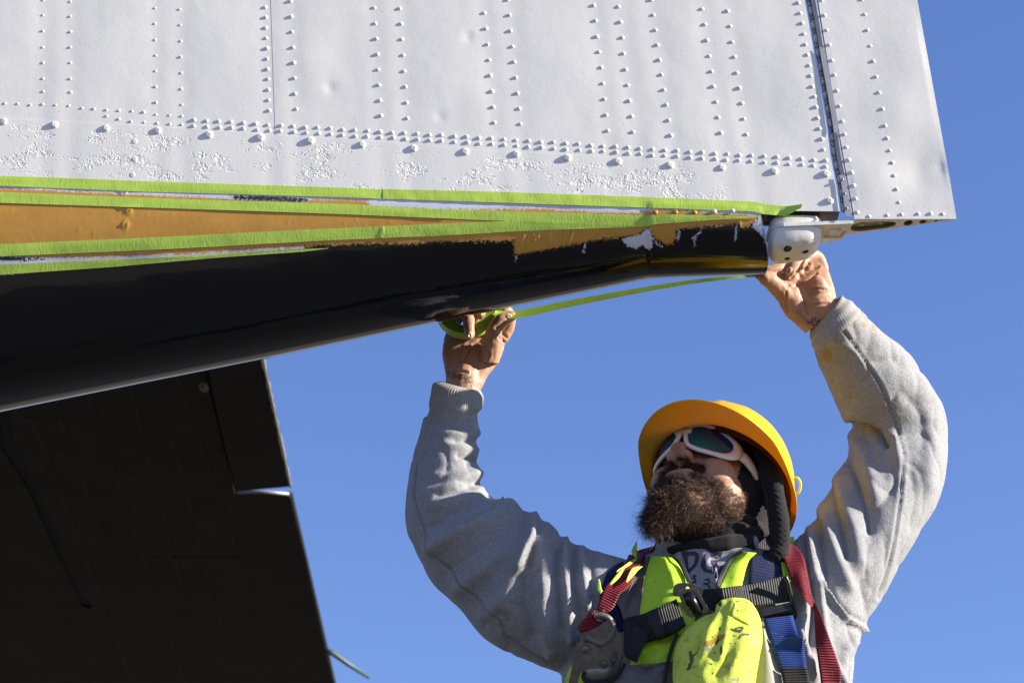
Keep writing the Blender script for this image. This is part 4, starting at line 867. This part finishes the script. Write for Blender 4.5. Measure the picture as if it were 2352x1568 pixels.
# ================================================================== TAPE ROLL IN THE HANDS
roll = empty('tape_roll'); tag(roll, 'roll of lime masking tape in the left of the two raised hands, end pulled taut', 'tape roll')
m_rollside = mat('lime_tape_edge', (.17, .34, .025), .7, bump=[(600, .3, .0008, (1, 1, 1))], var=(80, .12)); m_core = mat('cardboard_core', (.35, .24, .15), .8)
rc = W(*HL(690, 222), 3.380); ro_, ri_ = .0475, .0335; R = [[] for _ in range(4)]
N_ = 64
def circ(r, y): return [rc + np.array([r * math.cos(t), y, r * math.sin(t)]) for t in np.linspace(0, 2 * math.pi, N_, endpoint=False)]
def ringmesh(name, rs, m):
    V = [p for r in rs for p in r]; return mesh(name, V, grid_faces(len(rs), N_, 0, False, True), m, roll, True)
o = ringmesh('tape_side', [circ(ri_, -.0115), circ(ro_ - .0004, -.0115)], m_rollside); ringmesh('tape_side', [circ(ro_ - .0004, .0115), circ(ri_, .0115)], m_rollside)
ringmesh('tape_surface', [circ(ro_ - .0004, -.0115), circ(ro_, -.0108), circ(ro_, .0108), circ(ro_ - .0004, .0115)], m_tape); ringmesh('core', [circ(ri_, .0115), circ(ri_, -.0115)], m_core)
pts = [(1128, 705, 1131, 722, 3.375), (1181, 713.5, 1184, 731, 3.362), (1300, 690.5, 1303, 706, 3.345), (1450, 664, 1452, 676, 3.315), (1580, 643.5, 1582, 653, 3.285), (1680, 634, 1681, 640.5, 3.257), (1750, 629, 1750, 634, 3.252)]
m_pull = m_tape.copy(); m_pull.name = 'thin_stretched_tape'; [setattr(q.inputs[0], 'default_value', .45) for q in m_pull.node_tree.nodes if q.type == 'MIX_SHADER']; [setattr(q.inputs[0], 'default_value', (.62, .80, .06, 1)) for q in m_pull.node_tree.nodes if q.type == 'BSDF_TRANSLUCENT']
S = spline(pts, 60); V = []
for s_ in S:
    for t in (0, .5, 1): V.append(W(s_[0] + (s_[2] - s_[0]) * t, s_[1] + (s_[3] - s_[1]) * t, s_[4] + (.5 - t) * .016 * (s_[3] - s_[1]) / 17))
V = np.array(V); mesh('pulled_tape', np.vstack([V, V + np.array([0, .0003, 0])]), grid_faces(60, 3, 0, True) + grid_faces(60, 3, 180), m_pull, roll)

# ================================================================== OVERALLS, HARNESS AND GEAR
def drape(rows, n, nv, lift, bvh, smooth=3, arch=0.):
    S = spline(rows, n); T = np.zeros((n, nv)); D = np.zeros((n, nv, 3)); ok = np.zeros((n, nv), bool)
    for i, s_ in enumerate(S):
        for j in range(nv):
            t = j / (nv - 1); x, y = s_[0] + (s_[2] - s_[0]) * t, s_[1] + (s_[3] - s_[1]) * t; r = ray(x, y); D[i, j] = r
            h = bvh.ray_cast(Vector(CAM), Vector(r).normalized())
            if h[0] is not None and h[0].y < 3.6: T[i, j] = (np.array(h[0]) - CAM) @ cF; ok[i, j] = True
    mval = T[ok].mean() if ok.any() else 3.6
    for _ in range(60):        # fill misses from neighbours
        if ok.all(): break
        for i, j in zip(*np.nonzero(~ok)):
            nb = [T[a, b] for a, b in ((i - 1, j), (i + 1, j), (i, j - 1), (i, j + 1)) if 0 <= a < n and 0 <= b < nv and ok[a, b]]
            if nb: T[i, j] = np.mean(nb); ok[i, j] = True
    if not ok.all(): T[~ok] = mval
    for _ in range(smooth):
        P = np.pad(T, 1, mode='edge'); M = (P[:-2, 1:-1] + P[2:, 1:-1] + P[1:-1, :-2] + P[1:-1, 2:]) / 4; T = np.minimum(T, .5 * T + .5 * M) * .6 + M * .4
    a_ = arch * np.sin(np.linspace(0, math.pi, nv))[None, :]
    return CAM + D * (T - lift - a_)[:, :, None]
def strip(name, rows, m, parent, lift, n=40, nv=7, thick=.0022, bvh=None, smooth=3, arch=0., bumps=None):
    P = drape(rows, n, nv, lift, bvh or sb, smooth, arch)
    if bumps is not None:
        x, y = proj(P.reshape(-1, 3)); P = P - cF * (bumps(x, y)).reshape(n, nv)[:, :, None]
    V = P.reshape(-1, 3); V2 = V + cF * thick; m0 = n * nv; F_ = grid_faces(n, nv, 0, True) + grid_faces(n, nv, m0)
    ring = [i * nv for i in range(n)] + [(n - 1) * nv + j for j in range(1, nv)] + [i * nv + nv - 1 for i in range(n - 2, -1, -1)] + [j for j in range(nv - 2, 0, -1)]
    F_ += [(ring[q], m0 + ring[q], m0 + ring[(q + 1) % len(ring)], ring[(q + 1) % len(ring)]) for q in range(len(ring))]
    o = mesh(name, np.vstack([V, V2]), F_, m, parent)
    # store lengthwise / crosswise coordinates for the weave
    uvn = o.data.uv_layers.new(name='weave'); L = np.concatenate([[0], np.cumsum(np.linalg.norm(np.diff(P[:, nv // 2], axis=0), axis=1))]); Wd = np.linalg.norm(P[:, -1] - P[:, 0], axis=1).mean()
    U = np.repeat(L, nv); C = np.tile(np.linspace(0, Wd, nv), n); uv = np.stack([np.concatenate([U, U]), np.concatenate([C, C])], 1)
    li = np.empty(len(o.data.loops), np.int32); o.data.loops.foreach_get('vertex_index', li); uvn.data.foreach_set('uv', uv[li].astype(np.float32).ravel())
    return o
def webbing(name, col, pitch=420, rough=.6, dirt=.0, depth=.0016):
    m = mat(name, col, rough, spec=.4, bump=[(300, .2, .001, (1, 1, 1))], var=(60, .18)); k = NT(m); uv = k.n('ShaderNodeUVMap'); uv.uv_map = 'weave'; sx_ = k.n('ShaderNodeSeparateXYZ'); k.l(uv.outputs[0], sx_.inputs[0])
    w = k.math('SINE', k.math('MULTIPLY', sx_.outputs[0], float(pitch) * 6.28)); k.bump(w, .7, depth)
    k.setbase(k.mix(k.math('MULTIPLY', k.step(w, .0, -1.0), .35), k.base(), (col[0] * .4, col[1] * .4, col[2] * .4)))
    if dirt:
        d = k.step(k.noise(150, 4, .7), .64, .72); k.setbase(k.mix(k.math('MULTIPLY', d, dirt), k.base(), (.5, .5, .5)))
    return m
m_hiv = mat('lime_fabric', (.42, .66, .035), .75, spec=.25, bump=[(900, .3, .0008, (1, 1, 1)), (35, .35, .006, (1, 1, 1))], var=(25, .08))
k = NT(m_hiv); d_ = k.step(k.noise(70, 5, .75), .62, .68); k.setbase(k.mix(k.math('MULTIPLY', d_, .7), k.base(), (.10, .11, .03)))
m_hiv2 = mat('smudged_yellow_fabric', (.60, .70, .085), .75, spec=.25, bump=[(900, .3, .0008, (1, 1, 1)), (40, .45, .006, (1, 1, 1))], var=(25, .10))
k = NT(m_hiv2)
for sc, lo, hi, am, c in ((22, .50, .66, .55, (.42, .40, .04)), (60, .615, .65, .92, (.035, .035, .03)), (35, .61, .66, .7, (.42, .22, .03)), (110, .635, .66, .85, (.40, .40, .40))):
    d_ = k.step(k.noise(sc, 4, .7), lo, hi); k.setbase(k.mix(k.math('MULTIPLY', d_, am), k.base(), c))
m_taupe = mat('taupe_coated_fabric', (.125, .118, .105), .55, spec=.4, bump=[(25, .3, .006, (1, 1, 1)), (500, .2, .0008, (1, 1, 1))], var=(30, .12))
m_trim = mat('black_piping', (.010, .010, .011), .7)
m_blue = webbing('blue_webbing', (.012, .045, .26), 330, dirt=.35); m_blue_shade = webbing('shaded_blue_webbing', (.010, .018, .085), 330, dirt=.55)  # the second is the blue webbing with shadow put into its colour
m_red = webbing('red_webbing', (.20, .010, .020), 260, dirt=.30); m_blk = webbing('black_webbing', (.012, .012, .013), 260, .65, dirt=.25, depth=.0012)
m_met = mat('worn_steel', (.23, .22, .20), .42, .75, bump=[(90, .25, .0015, (1, 1, 1))], var=(40, .35)); m_bkm = mat('black_steel', (.015, .015, .016), .28, .2)
m_bronze = mat('grimy_bronze_alloy', (.17, .15, .115), .45, .4, bump=[(120, .35, .0015, (1, 1, 1))], var=(45, .45))
def rows(sheet, *q): return [(*sheet(a, b), *sheet(c, d)) for a, b, c, d in q]

overalls = empty('overalls'); overalls.parent = worker; tag(overalls, 'lime and taupe bib overalls with black piping')
strip('side_lining', rows(G1, (690, 225, 905, 245), (660, 330, 880, 400), (640, 480, 850, 560), (560, 690, 830, 700), (610, 820, 810, 860), (640, 930, 800, 960)), m_taupe, overalls, .006, 40, 12, bumps=lambda x, y: .003 * fbm(p3(x / 16, y / 22), 2, 4))
lime1 = strip('shoulder_strap', rows(G1, (930, 243, 1125, 243), (895, 330, 1210, 330), (865, 440, 1270, 440), (840, 600, 1330, 560), (815, 760, 1360, 720), (800, 900, 1380, 900), (780, 1100, 1400, 1050)), m_hiv, overalls, .012, 50, 16, arch=.010,
      bumps=lambda x, y: .0035 * np.exp(-(seg_d(x, y, [G1(1060, 260), G1(1130, 420), G1(1170, 560)]) / 3) ** 2) - .004 * np.exp(-(seg_d(x, y, [G1(1000, 255), G1(960, 300)]) / 4) ** 2))
strip('piping', rows(G1, (1120, 232, 1150, 238), (1205, 320, 1250, 315), (1262, 430, 1310, 425), (1300, 520, 1340, 515)), m_trim, overalls, .018, 24, 4)
strip('bib_front', rows(G1, (800, 1160, 1240, 1020), (760, 1240, 1240, 1120), (700, 1380, 1250, 1280), (640, 1500, 1260, 1400)), m_hiv, overalls, .010, 30, 14, bumps=lambda x, y: .004 * fbm(p3(x / 18, y / 14), 2, 7))
strip('bib_lower', rows(G1, (690, 1385, 1260, 1330), (640, 1470, 1300, 1420), (590, 1568, 1340, 1500), (540, 1720, 1380, 1640)), m_taupe, overalls, .017, 24, 14, bumps=lambda x, y: .004 * fbm(p3(x / 20, y / 14), 2, 8) - .006 * np.exp(-(seg_d(x, y, [G1(690, 1385), G1(850, 1440), G1(930, 1440), G1(1060, 1370), G1(1250, 1440)]) / 5) ** 2))
strip('piping', rows(G1, (1185, 1045, 1215, 1060), (1130, 1170, 1165, 1190), (1095, 1290, 1135, 1300), (1060, 1440, 1100, 1450), (1040, 1600, 1080, 1600), (1030, 1720, 1070, 1720)), m_trim, overalls, .026, 30, 4)
strip('hip_panel', rows(G1, (90, 1380, 230, 1440), (40, 1500, 240, 1530), (10, 1620, 240, 1640), (0, 1720, 240, 1720)), m_hiv, overalls, .008, 16, 6)
strip('shoulder_strap', rows(G2, (590, 198, 722, 210), (500, 250, 650, 280), (430, 340, 615, 360), (380, 450, 590, 460), (330, 580, 565, 570), (290, 720, 545, 700)), m_hiv, overalls, .012, 40, 10, arch=.006,
      bumps=lambda x, y: -.003 * np.exp(-(seg_d(x, y, [G2(660, 215), G2(590, 300), G2(545, 520)]) / 2.5) ** 2))
strip('piping', rows(G2, (560, 185, 592, 196), (470, 240, 502, 250), (390, 320, 432, 340), (335, 430, 382, 450), (290, 560, 332, 575)), m_trim, overalls, .018, 24, 4)
strip('strap_edge', rows(G2, (968, 215, 985, 215), (975, 260, 1010, 260), (985, 360, 1042, 350), (1000, 450, 1068, 440), (1020, 560, 1072, 560)), m_hiv, overalls, .013, 20, 5)
strip('shoulder_tab', rows(G2, (1010, 70, 1060, 48), (1050, 90, 1110, 45), (1090, 125, 1115, 120)), m_hiv, overalls, .010, 12, 5)
strip('side_panel', rows(G2, (770, 990, 815, 1000), (760, 1150, 865, 1130), (745, 1300, 920, 1290), (720, 1450, 965, 1440), (700, 1600, 990, 1568), (690, 1720, 1000, 1720)), mat('pale_taupe_fabric', (.27, .26, .22), .6, bump=[(25, .3, .006, (1, 1, 1))], var=(30, .12)), overalls, .014, 24, 10, arch=.008)
# bulging bib flap
mb = MB(); BY = 3.25
st = [(1672, 1374, 1712, 1373, BY + .028, .010), (1655, 1384, 1728, 1385, BY + .022, .022), (1640, 1402, 1741, 1405, BY + .016, .032), (1606, 1420, 1748, 1430, BY + .012, .040), (1580, 1440, 1751, 1455, BY + .010, .046), (1560, 1468, 1751, 1478, BY + .010, .050), (1549, 1500, 1745, 1508, BY + .012, .052), (1545, 1540, 1738, 1545, BY + .014, .054), (1548, 1590, 1730, 1595, BY + .016, .056), (1560, 1700, 1720, 1700, BY + .02, .058)]
loft(mb, st, 36, 4, .8); me = remesh(mb, .003, 5); flap = obj_from(me, 'bib_flap', m_hiv2, overalls); tag(flap, 'bulging yellow flap smudged with dark paint')
V = get_v(flap); N = get_n(flap); px, py = proj(V); d = .0012 * fbm(V * 30, 2, 5)
for pl, w, h in (([G2(270, 805), G2(230, 900), G2(120, 1000), G2(80, 1200)], 8, -9), ([G2(330, 720), G2(280, 830), G2(240, 950), G2(190, 1150), G2(100, 1400)], 12, 5), ([G2(480, 735), G2(440, 870), G2(400, 1050), G2(350, 1300)], 9, 4), ([G2(440, 870), G2(650, 975)], 2.5, -2.5), ([G2(0, 1260), G2(60, 1200), G2(110, 1290)], 5, -5), ([G2(640, 1000), G2(560, 1200), G2(450, 1420)], 14, 4), ([G2(300, 1500), G2(420, 1300)], 12, -4), ([G2(150, 1480), G2(220, 1350)], 9, 4)):
    d = d + h * .00065 * np.exp(-(seg_d(px, py, pl) / w) ** 2)
set_v(flap, V + N * d[:, None])
blot = np.zeros(len(V)); rust = np.zeros(len(V)); grey = np.zeros(len(V))
for q, r in (([G2(530, 1110), G2(560, 1070), G2(630, 1070)], 3.0), ([G2(490, 1155), G2(525, 1155)], 1.8), ([G2(300, 1150), G2(320, 1120)], 4), ([G2(340, 1190), G2(355, 1260)], 3.5), ([G2(285, 1250), G2(288, 1252)], 2.2), ([G2(20, 1240), G2(50, 1330), G2(10, 1420)], 5), ([G2(340, 730), G2(350, 760)], 5), ([G2(60, 1280), G2(120, 1190)], 2.5), ([G2(640, 1440), G2(645, 1470)], 2), ([G2(335, 990), G2(340, 1010)], 1.6)): blot = np.maximum(blot, np.exp(-(seg_d(px, py, q) / r) ** 2))
rust = np.exp(-(seg_d(px, py, [G2(200, 1170), G2(280, 1130), G2(370, 1080)]) / 7) ** 2)
for q, r in (([G2(190, 1220), G2(260, 1200)], 4), ([G2(432, 1412), G2(437, 1418)], 5), ([G2(700, 1122), G2(712, 1130)], 3), ([G2(470, 1530), G2(510, 1540)], 5)): grey = np.maximum(grey, np.exp(-(seg_d(px, py, q) / r) ** 2))
attr(flap, 'blot', blot); attr(flap, 'rust', rust); attr(flap, 'grey', grey)
k = NT(m_hiv2)
for nm, c in (('rust', (.40, .20, .03)), ('grey', (.33, .34, .35)), ('blot', (.03, .03, .03))):
    k.setbase(k.mix(k.math('MULTIPLY', k.step(k.math('ADD', k.attr(nm), k.math('MULTIPLY', k.math('SUBTRACT', k.noise(260, 3, .7), .5), .9)), .42, .55), .85), k.base(), c))
fb_ = bvh_of(flap)
strip('flap_patch', rows(G2, (492, 728, 640, 800), (470, 790, 690, 880), (445, 868, 650, 972)), m_hiv2, overalls, .0012, 12, 8, .0006, fb_, 1)

harness = empty('safety_harness'); tag(harness, 'fall arrest harness of blue, black and red webbing on the worker, with chest buckle', 'harness')
allb = bvh_of(shirt, gaiter, *[o for o in overalls.children if o.name.startswith(('shoulder_strap', 'side_lining', 'bib_front', 'side_panel'))])
strip('blue_strap', rows(G1, (620, 300, 690, 330), (500, 370, 650, 420), (440, 480, 620, 520), (390, 680, 560, 700), (420, 860, 620, 840), (430, 1040, 640, 1020)), m_blue_shade, harness, .004, 40, 8)
strip('blue_strap', rows(G2, (650, 262, 975, 190), (645, 360, 985, 320), (640, 480, 1000, 440), (640, 600, 1010, 560)), m_blue_shade, harness, .010, 30, 9, bvh=sb)
strip('blue_strap', rows(G2, (790, 900, 1100, 860), (805, 960, 1118, 930), (830, 1040, 1140, 1010), (855, 1110, 1160, 1095)), m_blue, harness, .018, 20, 8, bvh=sb)
strip('blue_strap', rows(G2, (848, 1098, 1208, 1090), (880, 1180, 1218, 1180), (920, 1290, 1230, 1290), (955, 1412, 1244, 1402)), m_blue, harness, .022, 24, 8, bvh=sb)
strip('leg_strap', rows(G2, (955, 1412, 1250, 1408), (980, 1480, 1265, 1470), (1000, 1568, 1285, 1568), (1020, 1720, 1310, 1720)), m_blk, harness, .025, 16, 8, bvh=sb)
# chest strap: left run, folded tail, right run
strip('chest_strap', rows(G1, (650, 890, 800, 1190), (860, 840, 930, 1130), (1000, 780, 1080, 1095), (1100, 732, 1190, 1040), (1190, 690, 1290, 970)), m_blk, harness, .012, 40, 9, bvh=allb, smooth=8)
strip('strap_keeper', rows(G1, (860, 838, 1000, 1125), (1000, 775, 1085, 1090)), m_trim, harness, .016, 14, 6, bvh=allb, smooth=8)
strip('strap_tail', rows(G1, (640, 900, 645, 1280), (730, 930, 690, 1315), (820, 975, 740, 1340), (915, 1022, 775, 1356)), m_blk, harness, .026, 24, 8, bvh=sb, smooth=12, thick=.005)
strip('chest_strap', rows(G2, (110, 592, 215, 830), (300, 580, 350, 810), (500, 556, 540, 780), (700, 530, 745, 765), (880, 480, 920, 740), (1025, 450, 1068, 718)), m_blk, harness, .016, 50, 9, bvh=allb, smooth=10)
# buckle: slotted plate, frame and roller bar
cbv = bvh_of(*[o for o in harness.children if o.name.startswith('chest_strap')], shirt)
def plate(name, outline, holes, sheet, lift, thick, m, parent, base=None, flat=True):
    bm = bmesh.new(); ed = []; P0 = [sheet(*q) for q in outline]; hits = [hit(base or cbv, *q) for q in P0]; ds = [(np.array(h[0]) - CAM) @ cF for h in hits if h[0] is not None and h[0].y < 3.6]; dep = (np.median(ds) if ds else 3.5) - lift
    for lp in [outline] + holes:
        S = spline(list(lp) + [lp[0]], len(lp) * 5 + 1)[:-1]; vs_ = []
        for q in S: x, y = sheet(*q); r = ray(x, y); vs_.append(bm.verts.new(CAM + r * dep))
        ed += [bm.edges.new((vs_[i], vs_[(i + 1) % len(vs_)])) for i in range(len(vs_))]
    bmesh.ops.triangle_fill(bm, edges=ed, use_beauty=True); r = bmesh.ops.extrude_face_region(bm, geom=bm.faces[:]); bmesh.ops.translate(bm, verts=[v for v in r['geom'] if isinstance(v, bmesh.types.BMVert)], vec=Vector(cF * thick)); bmesh.ops.recalc_face_normals(bm, faces=bm.faces[:])
    me = bpy.data.meshes.new(name); bm.to_mesh(me); bm.free(); me.materials.append(m); o = bpy.data.objects.new(name, me); COL.objects.link(o); o.parent = parent
    bv = o.modifiers.new('b', 'BEVEL'); bv.width = min(.0012, thick * .3); bv.segments = 2; bv.limit_method = 'ANGLE'; bv.angle_limit = .9
    return o, dep
plate('buckle_plate', [(1152, 620), (1165, 560), (1210, 528), (1320, 526), (1430, 560), (1470, 600), (1420, 760), (1290, 930), (1255, 900), (1190, 760)], [[(1285, 570), (1305, 560), (1325, 575), (1320, 590), (1292, 588)]], G1, .016, .004, m_met, harness)
plate('buckle_frame', [(1196, 612), (1230, 596), (1380, 580), (1412, 600), (1470, 700), (1525, 812), (1440, 850), (1340, 895), (1310, 880), (1260, 760)], [[(1250, 640), (1372, 622), (1420, 690), (1470, 800), (1350, 850), (1300, 760)]], G1, .021, .005, m_met, harness)
_, dp = plate('buckle_slot', [(1255, 650), (1365, 630), (1465, 800), (1350, 850)], [], G1, .018, .002, m_trim, harness)
MB().tube([CAM + ray(*G1(1310, 620)) * (dp - .006), CAM + ray(*G1(1355, 720)) * (dp - .009), CAM + ray(*G1(1420, 850)) * (dp - .006)], .0068, 14).build('buckle_bar', m_bkm, harness)
# black D ring on the right of the chest strap
def hp(x, y, lift, base): 
    h = hit(base, x, y); d = (np.array(h[0]) - CAM) @ cF if h[0] is not None and h[0].y < 3.6 else 3.45; return CAM + ray(x, y) * (d - lift)
dref = (np.array(hp(*G2(950, 760), 0, cbv)) - CAM) @ cF
loop_ = [(1018, 455), (1045, 520), (1075, 640), (1105, 760), (1122, 820), (1108, 880), (1050, 930), (960, 968), (860, 985), (775, 962), (750, 920), (748, 880)]
MB().tube(spline([CAM + ray(*G2(*q)) * (dref - .010) for q in loop_], 70), .0036, 12).build('d_ring', m_bkm, harness)
MB().tube(spline([CAM + ray(*G2(*q)) * (dref - .012) for q in ((745, 885), (850, 862), (960, 838), (1060, 812), (1100, 800))], 30), .0062, 12).build('d_ring_bar', m_bkm, harness)
strip('ring_pad', rows(G2, (735, 790, 765, 880), (850, 770, 870, 855), (960, 750, 985, 830), (1070, 725, 1090, 800)), m_bkm, harness, .020, 20, 6, bvh=sb, smooth=8)
# red lanyards
lan = empty('lanyard'); tag(lan, 'red webbing lanyard looped through the metal rope grab at the chest', 'lanyard')
strip('lanyard_strap', rows(G1, (940, 138, 960, 162), (890, 155, 915, 188), (800, 180, 860, 222), (720, 235, 830, 290), (620, 350, 770, 420), (520, 490, 690, 570), (440, 570, 600, 640), (395, 690, 540, 770), (352, 800, 470, 850)), m_red, lan, .022, 60, 8, bvh=allb, smooth=12)
strip('lanyard_loop', rows(G1, (300, 812, 330, 860), (235, 880, 345, 900), (185, 950, 380, 920), (165, 1000, 420, 935), (190, 1050, 430, 950), (245, 1085, 400, 990)), m_red, lan, .036, 30, 10, bvh=sb, smooth=20, thick=.004, arch=.008)
strip('lanyard_fold', rows(G1, (300, 812, 325, 850), (380, 815, 400, 840), (440, 800, 425, 862)), m_red, lan, .038, 12, 5, bvh=sb, smooth=20)
lan2 = empty('shoulder_lanyard'); tag(lan2, 'dark red webbing strap running from the neck down the right side of the chest', 'lanyard')
strip('lanyard_strap', rows(G2, (905, 0, 940, 20), (935, 60, 1040, 85), (965, 150, 1150, 160), (995, 250, 1215, 260), (1050, 400, 1255, 430), (1120, 560, 1290, 610), (1215, 690, 1312, 690), (1310, 800, 1345, 760), (1325, 900, 1400, 880), (1335, 1100, 1480, 1090), (1360, 1300, 1560, 1310), (1380, 1450, 1605, 1460), (1400, 1600, 1600, 1600), (1420, 1720, 1600, 1720)), m_red, lan2, .026, 90, 9, bvh=allb, smooth=14)
strip('strap_pad', rows(G2, (720, 165, 730, 120), (800, 178, 790, 70), (880, 185, 850, 20), (950, 185, 900, 0)), m_blk, lan2, .022, 20, 7, bvh=allb, smooth=10)
# rope grab
grab = empty('rope_grab'); tag(grab, 'grimy bronze metal rope grab hanging from the red lanyard loop', 'rope grab')
gref = (np.array(hp(*G1(380, 1300), 0, sb)) - CAM) @ cF - .030
class _B:                       # fixed reference depth for the rope grab
    def ray_cast(self, o, d): p = np.array(o) + np.array(d) * (gref / (np.array(d) @ cF)); return (Vector(p), Vector(-cF), 0, 0)
RB = _B()
plate('side_plate', [(150, 1150), (210, 1140), (330, 1170), (440, 1262), (492, 1320), (502, 1385), (440, 1432), (220, 1445), (175, 1500), (140, 1640), (60, 1640), (95, 1420), (120, 1270)], [], G1, .006, .006, m_bronze, grab, RB)
plate('body', [(200, 1060), (330, 1000), (520, 900), (560, 1000), (615, 1090), (632, 1210), (600, 1340), (560, 1480), (500, 1600), (260, 1600), (270, 1440), (420, 1300), (300, 1140), (190, 1140)], [[(520, 1240), (560, 1235), (578, 1280), (555, 1350), (520, 1390), (497, 1330)]], G1, .0, .012, m_bronze, grab, RB)
MB().tube(spline([CAM + ray(*G1(*q)) * (gref + .004) for q in ((325, 868), (400, 862), (470, 885), (515, 945), (525, 1020), (500, 1090), (440, 1140), (370, 1150), (300, 1120), (240, 1090))], 60), np.interp(np.linspace(0, 1, 60), [0, .3, .5, .8, 1], [.0045, .005, .006, .0065, .007]), 14).build('eye_ring', m_bronze, grab)
for x, y in ((238, 1216), (436, 1366)):
    c = CAM + ray(*G1(x, y)) * (gref - .006); MB().ell(c, [cX * .0054, cU * .0054, cF * .0022], 18, 8).build('pivot_pin', m_met, grab)
    MB().tube([c - cF * .0015 + cX * .0062 * math.cos(t) + cU * .0062 * math.sin(t) for t in np.linspace(0, 6.283, 20, endpoint=False)], .0008, 6, True).build('pivot_ring', m_bronze, grab)
c = CAM + ray(*G1(395, 1510)) * (gref + .008); MB().tube([c + cX * -.02 + cU * .006, c + cX * .018 + cU * .01], .016, 20).build('cam_barrel', m_met, grab)
MB().tube(spline([CAM + ray(*G1(*q)) * (gref - .006) for q in ((225, 1450), (215, 1500), (250, 1550), (380, 1575), (520, 1530), (600, 1450), (650, 1360))], 40), .0026, 8).build('tether_cord', m_trim, grab)
# scraps of tape stuck on the lanyard
SCR = ((((770, 88, 778, 92), (735, 150, 778, 190), (716, 205, 776, 282)), 'upright scrap of lime tape stuck on the red lanyard'), (((776, 282, 770, 262), (690, 345, 700, 300), (600, 395, 640, 345), (555, 414, 575, 385)), 'long scrap of lime tape pointing left across the red lanyard'),
       (((648, 372, 640, 360), (590, 470, 560, 440), (500, 550, 480, 545)), 'narrow scrap of lime tape lying along the red lanyard'), (((838, 350, 800, 345), (780, 400, 730, 365), (720, 470, 690, 430), (668, 525, 660, 515)), 'curled scrap of lime tape right of the red lanyard'), (((372, 480, 388, 484), (362, 560, 400, 540), (362, 595, 405, 575), (395, 640, 420, 605)), 'small lime tape scrap at the blue shoulder strap'))
for q, lab in SCR:
    o = strip('tape_scrap', rows(G1, *q), m_tape, None, .030, 14, 4, .0003, allb, 6); tag(o, lab, 'tape', 'scraps of tape on the lanyard')

# chest lettering: raised print, bent to the shirt
m_print = mat('purple_print', (.030, .020, .075), .7, var=(150, .2)); m_print2 = mat('pale_print_edge', (.22, .22, .25), .8)
def letter(polys, sheet, m, lift, name='chest_letter'):
    mb = MB()
    for pg in polys:
        n = len(pg); 
        bm = bmesh.new(); vs_ = [bm.verts.new((*q, 0)) for q in pg]; f = bm.faces.new(vs_); bmesh.ops.triangulate(bm, faces=[f]); bmesh.ops.subdivide_edges(bm, edges=bm.edges[:], cuts=3, use_grid_fill=True); bm.verts.ensure_lookup_table(); bm.verts.index_update()
        V = []; 
        for v in bm.verts:
            p = hp(*sheet(v.co.x, v.co.y), lift, sb); V.append(p)
        F_ = [tuple(v.index for v in f.verts) for f in bm.faces]; bm.free(); mb.add(V, F_)
    o = mb.build(name, m, shirt, False); return o
D1 = [[(1243, 200), (1290, 188), (1300, 188), (1318, 420), (1300, 395)], [(1243, 200), (1380, 192), (1385, 232), (1248, 245)], [(1380, 192), (1420, 215), (1424, 270), (1398, 340), (1370, 330), (1385, 270), (1380, 232)], [(1398, 340), (1345, 400), (1318, 422), (1312, 380), (1345, 350), (1372, 325)]]
C1 = [[(1530, 190), (1670, 190), (1655, 262), (1628, 262), (1630, 235), (1545, 240)], [(1530, 190), (1545, 240), (1500, 310), (1490, 350), (1440, 350), (1450, 290), (1490, 220)], [(1440, 350), (1490, 345), (1510, 380), (1580, 385), (1575, 425), (1480, 405)], [(1548, 285), (1640, 285), (1600, 330), (1590, 385), (1555, 385), (1560, 325)]]
A1_ = [[(1600, 410), (1680, 330), (1696, 330), (1696, 370), (1625, 470), (1588, 470)]]
S1 = [[(1350, 440), (1400, 435), (1395, 455), (1362, 462)], [(1350, 460), (1372, 455), (1400, 490), (1385, 500)], [(1345, 515), (1400, 490), (1395, 520), (1350, 525)]]
E1 = [[(1482, 478), (1530, 470), (1545, 520), (1530, 525), (1520, 490), (1490, 498)], [(1470, 520), (1520, 512), (1545, 575), (1525, 575), (1510, 540), (1478, 545)]]
for p in (D1, C1, A1_, S1, E1): letter(p, G1, m_print, .0012)
# ================================================================== BELOW THE FRAME: what the worker stands on
mb = MB(); zf = .90
hipL = W(1545, 2100, Y0 + .01); hipR = W(1715, 2100, Y0 + .01)
mb.tube([W(1630, 1760, Y0), W(1630, 1900, Y0), W(1630, 2080, Y0 + .01)], [.17, .18, .17], 22)
for h, s in ((hipL, -1), (hipR, 1)):
    mb.tube(spline([h + [0, 0, .05], h + [s * .02, 0, -.25], np.array([h[0] + s * .04, h[1] - .01, zf + .45]), np.array([h[0] + s * .05, h[1], zf + .1])], 20), np.linspace(.105, .075, 20), 16)
me = remesh(mb, .012, 4); obj_from(me, 'trouser_legs', m_taupe, overalls)
m_boot = mat('brown_leather', (.06, .035, .02), .6)
for h, s in ((hipL, -1), (hipR, 1)):
    b = np.array([h[0] + s * .05, h[1], zf]); mb = MB(); mb.tube([b + [0, .03, .16], b + [0, .02, .08], b + [0, 0, .05]], [.055, .055, .05], 14); mb.ell(b + [s * .01, -.08, .042], [(.05, 0, 0), (0, .13, 0), (0, 0, .042)], 18, 10)
    me = remesh(mb, .008, 3); obj_from(me, 'boot', m_boot, worker)
plat = empty('work_platform'); tag(plat, 'steel work platform under the worker, below the frame', 'platform')
m_deck = mat('grey_steel_deck', (.12, .12, .12), .5, .6)
v, f = box_vf((-.5, 2.7, zf - .06), (1.4, 4.1, zf)); mesh('deck', v, f, m_deck, plat, False)
for x in (-.45, 1.35):
    for y in (2.75, 4.05): MB().tube([(x, y, zf - .06), (x, y, .004)], .03, 10).build('leg', m_deck, plat)
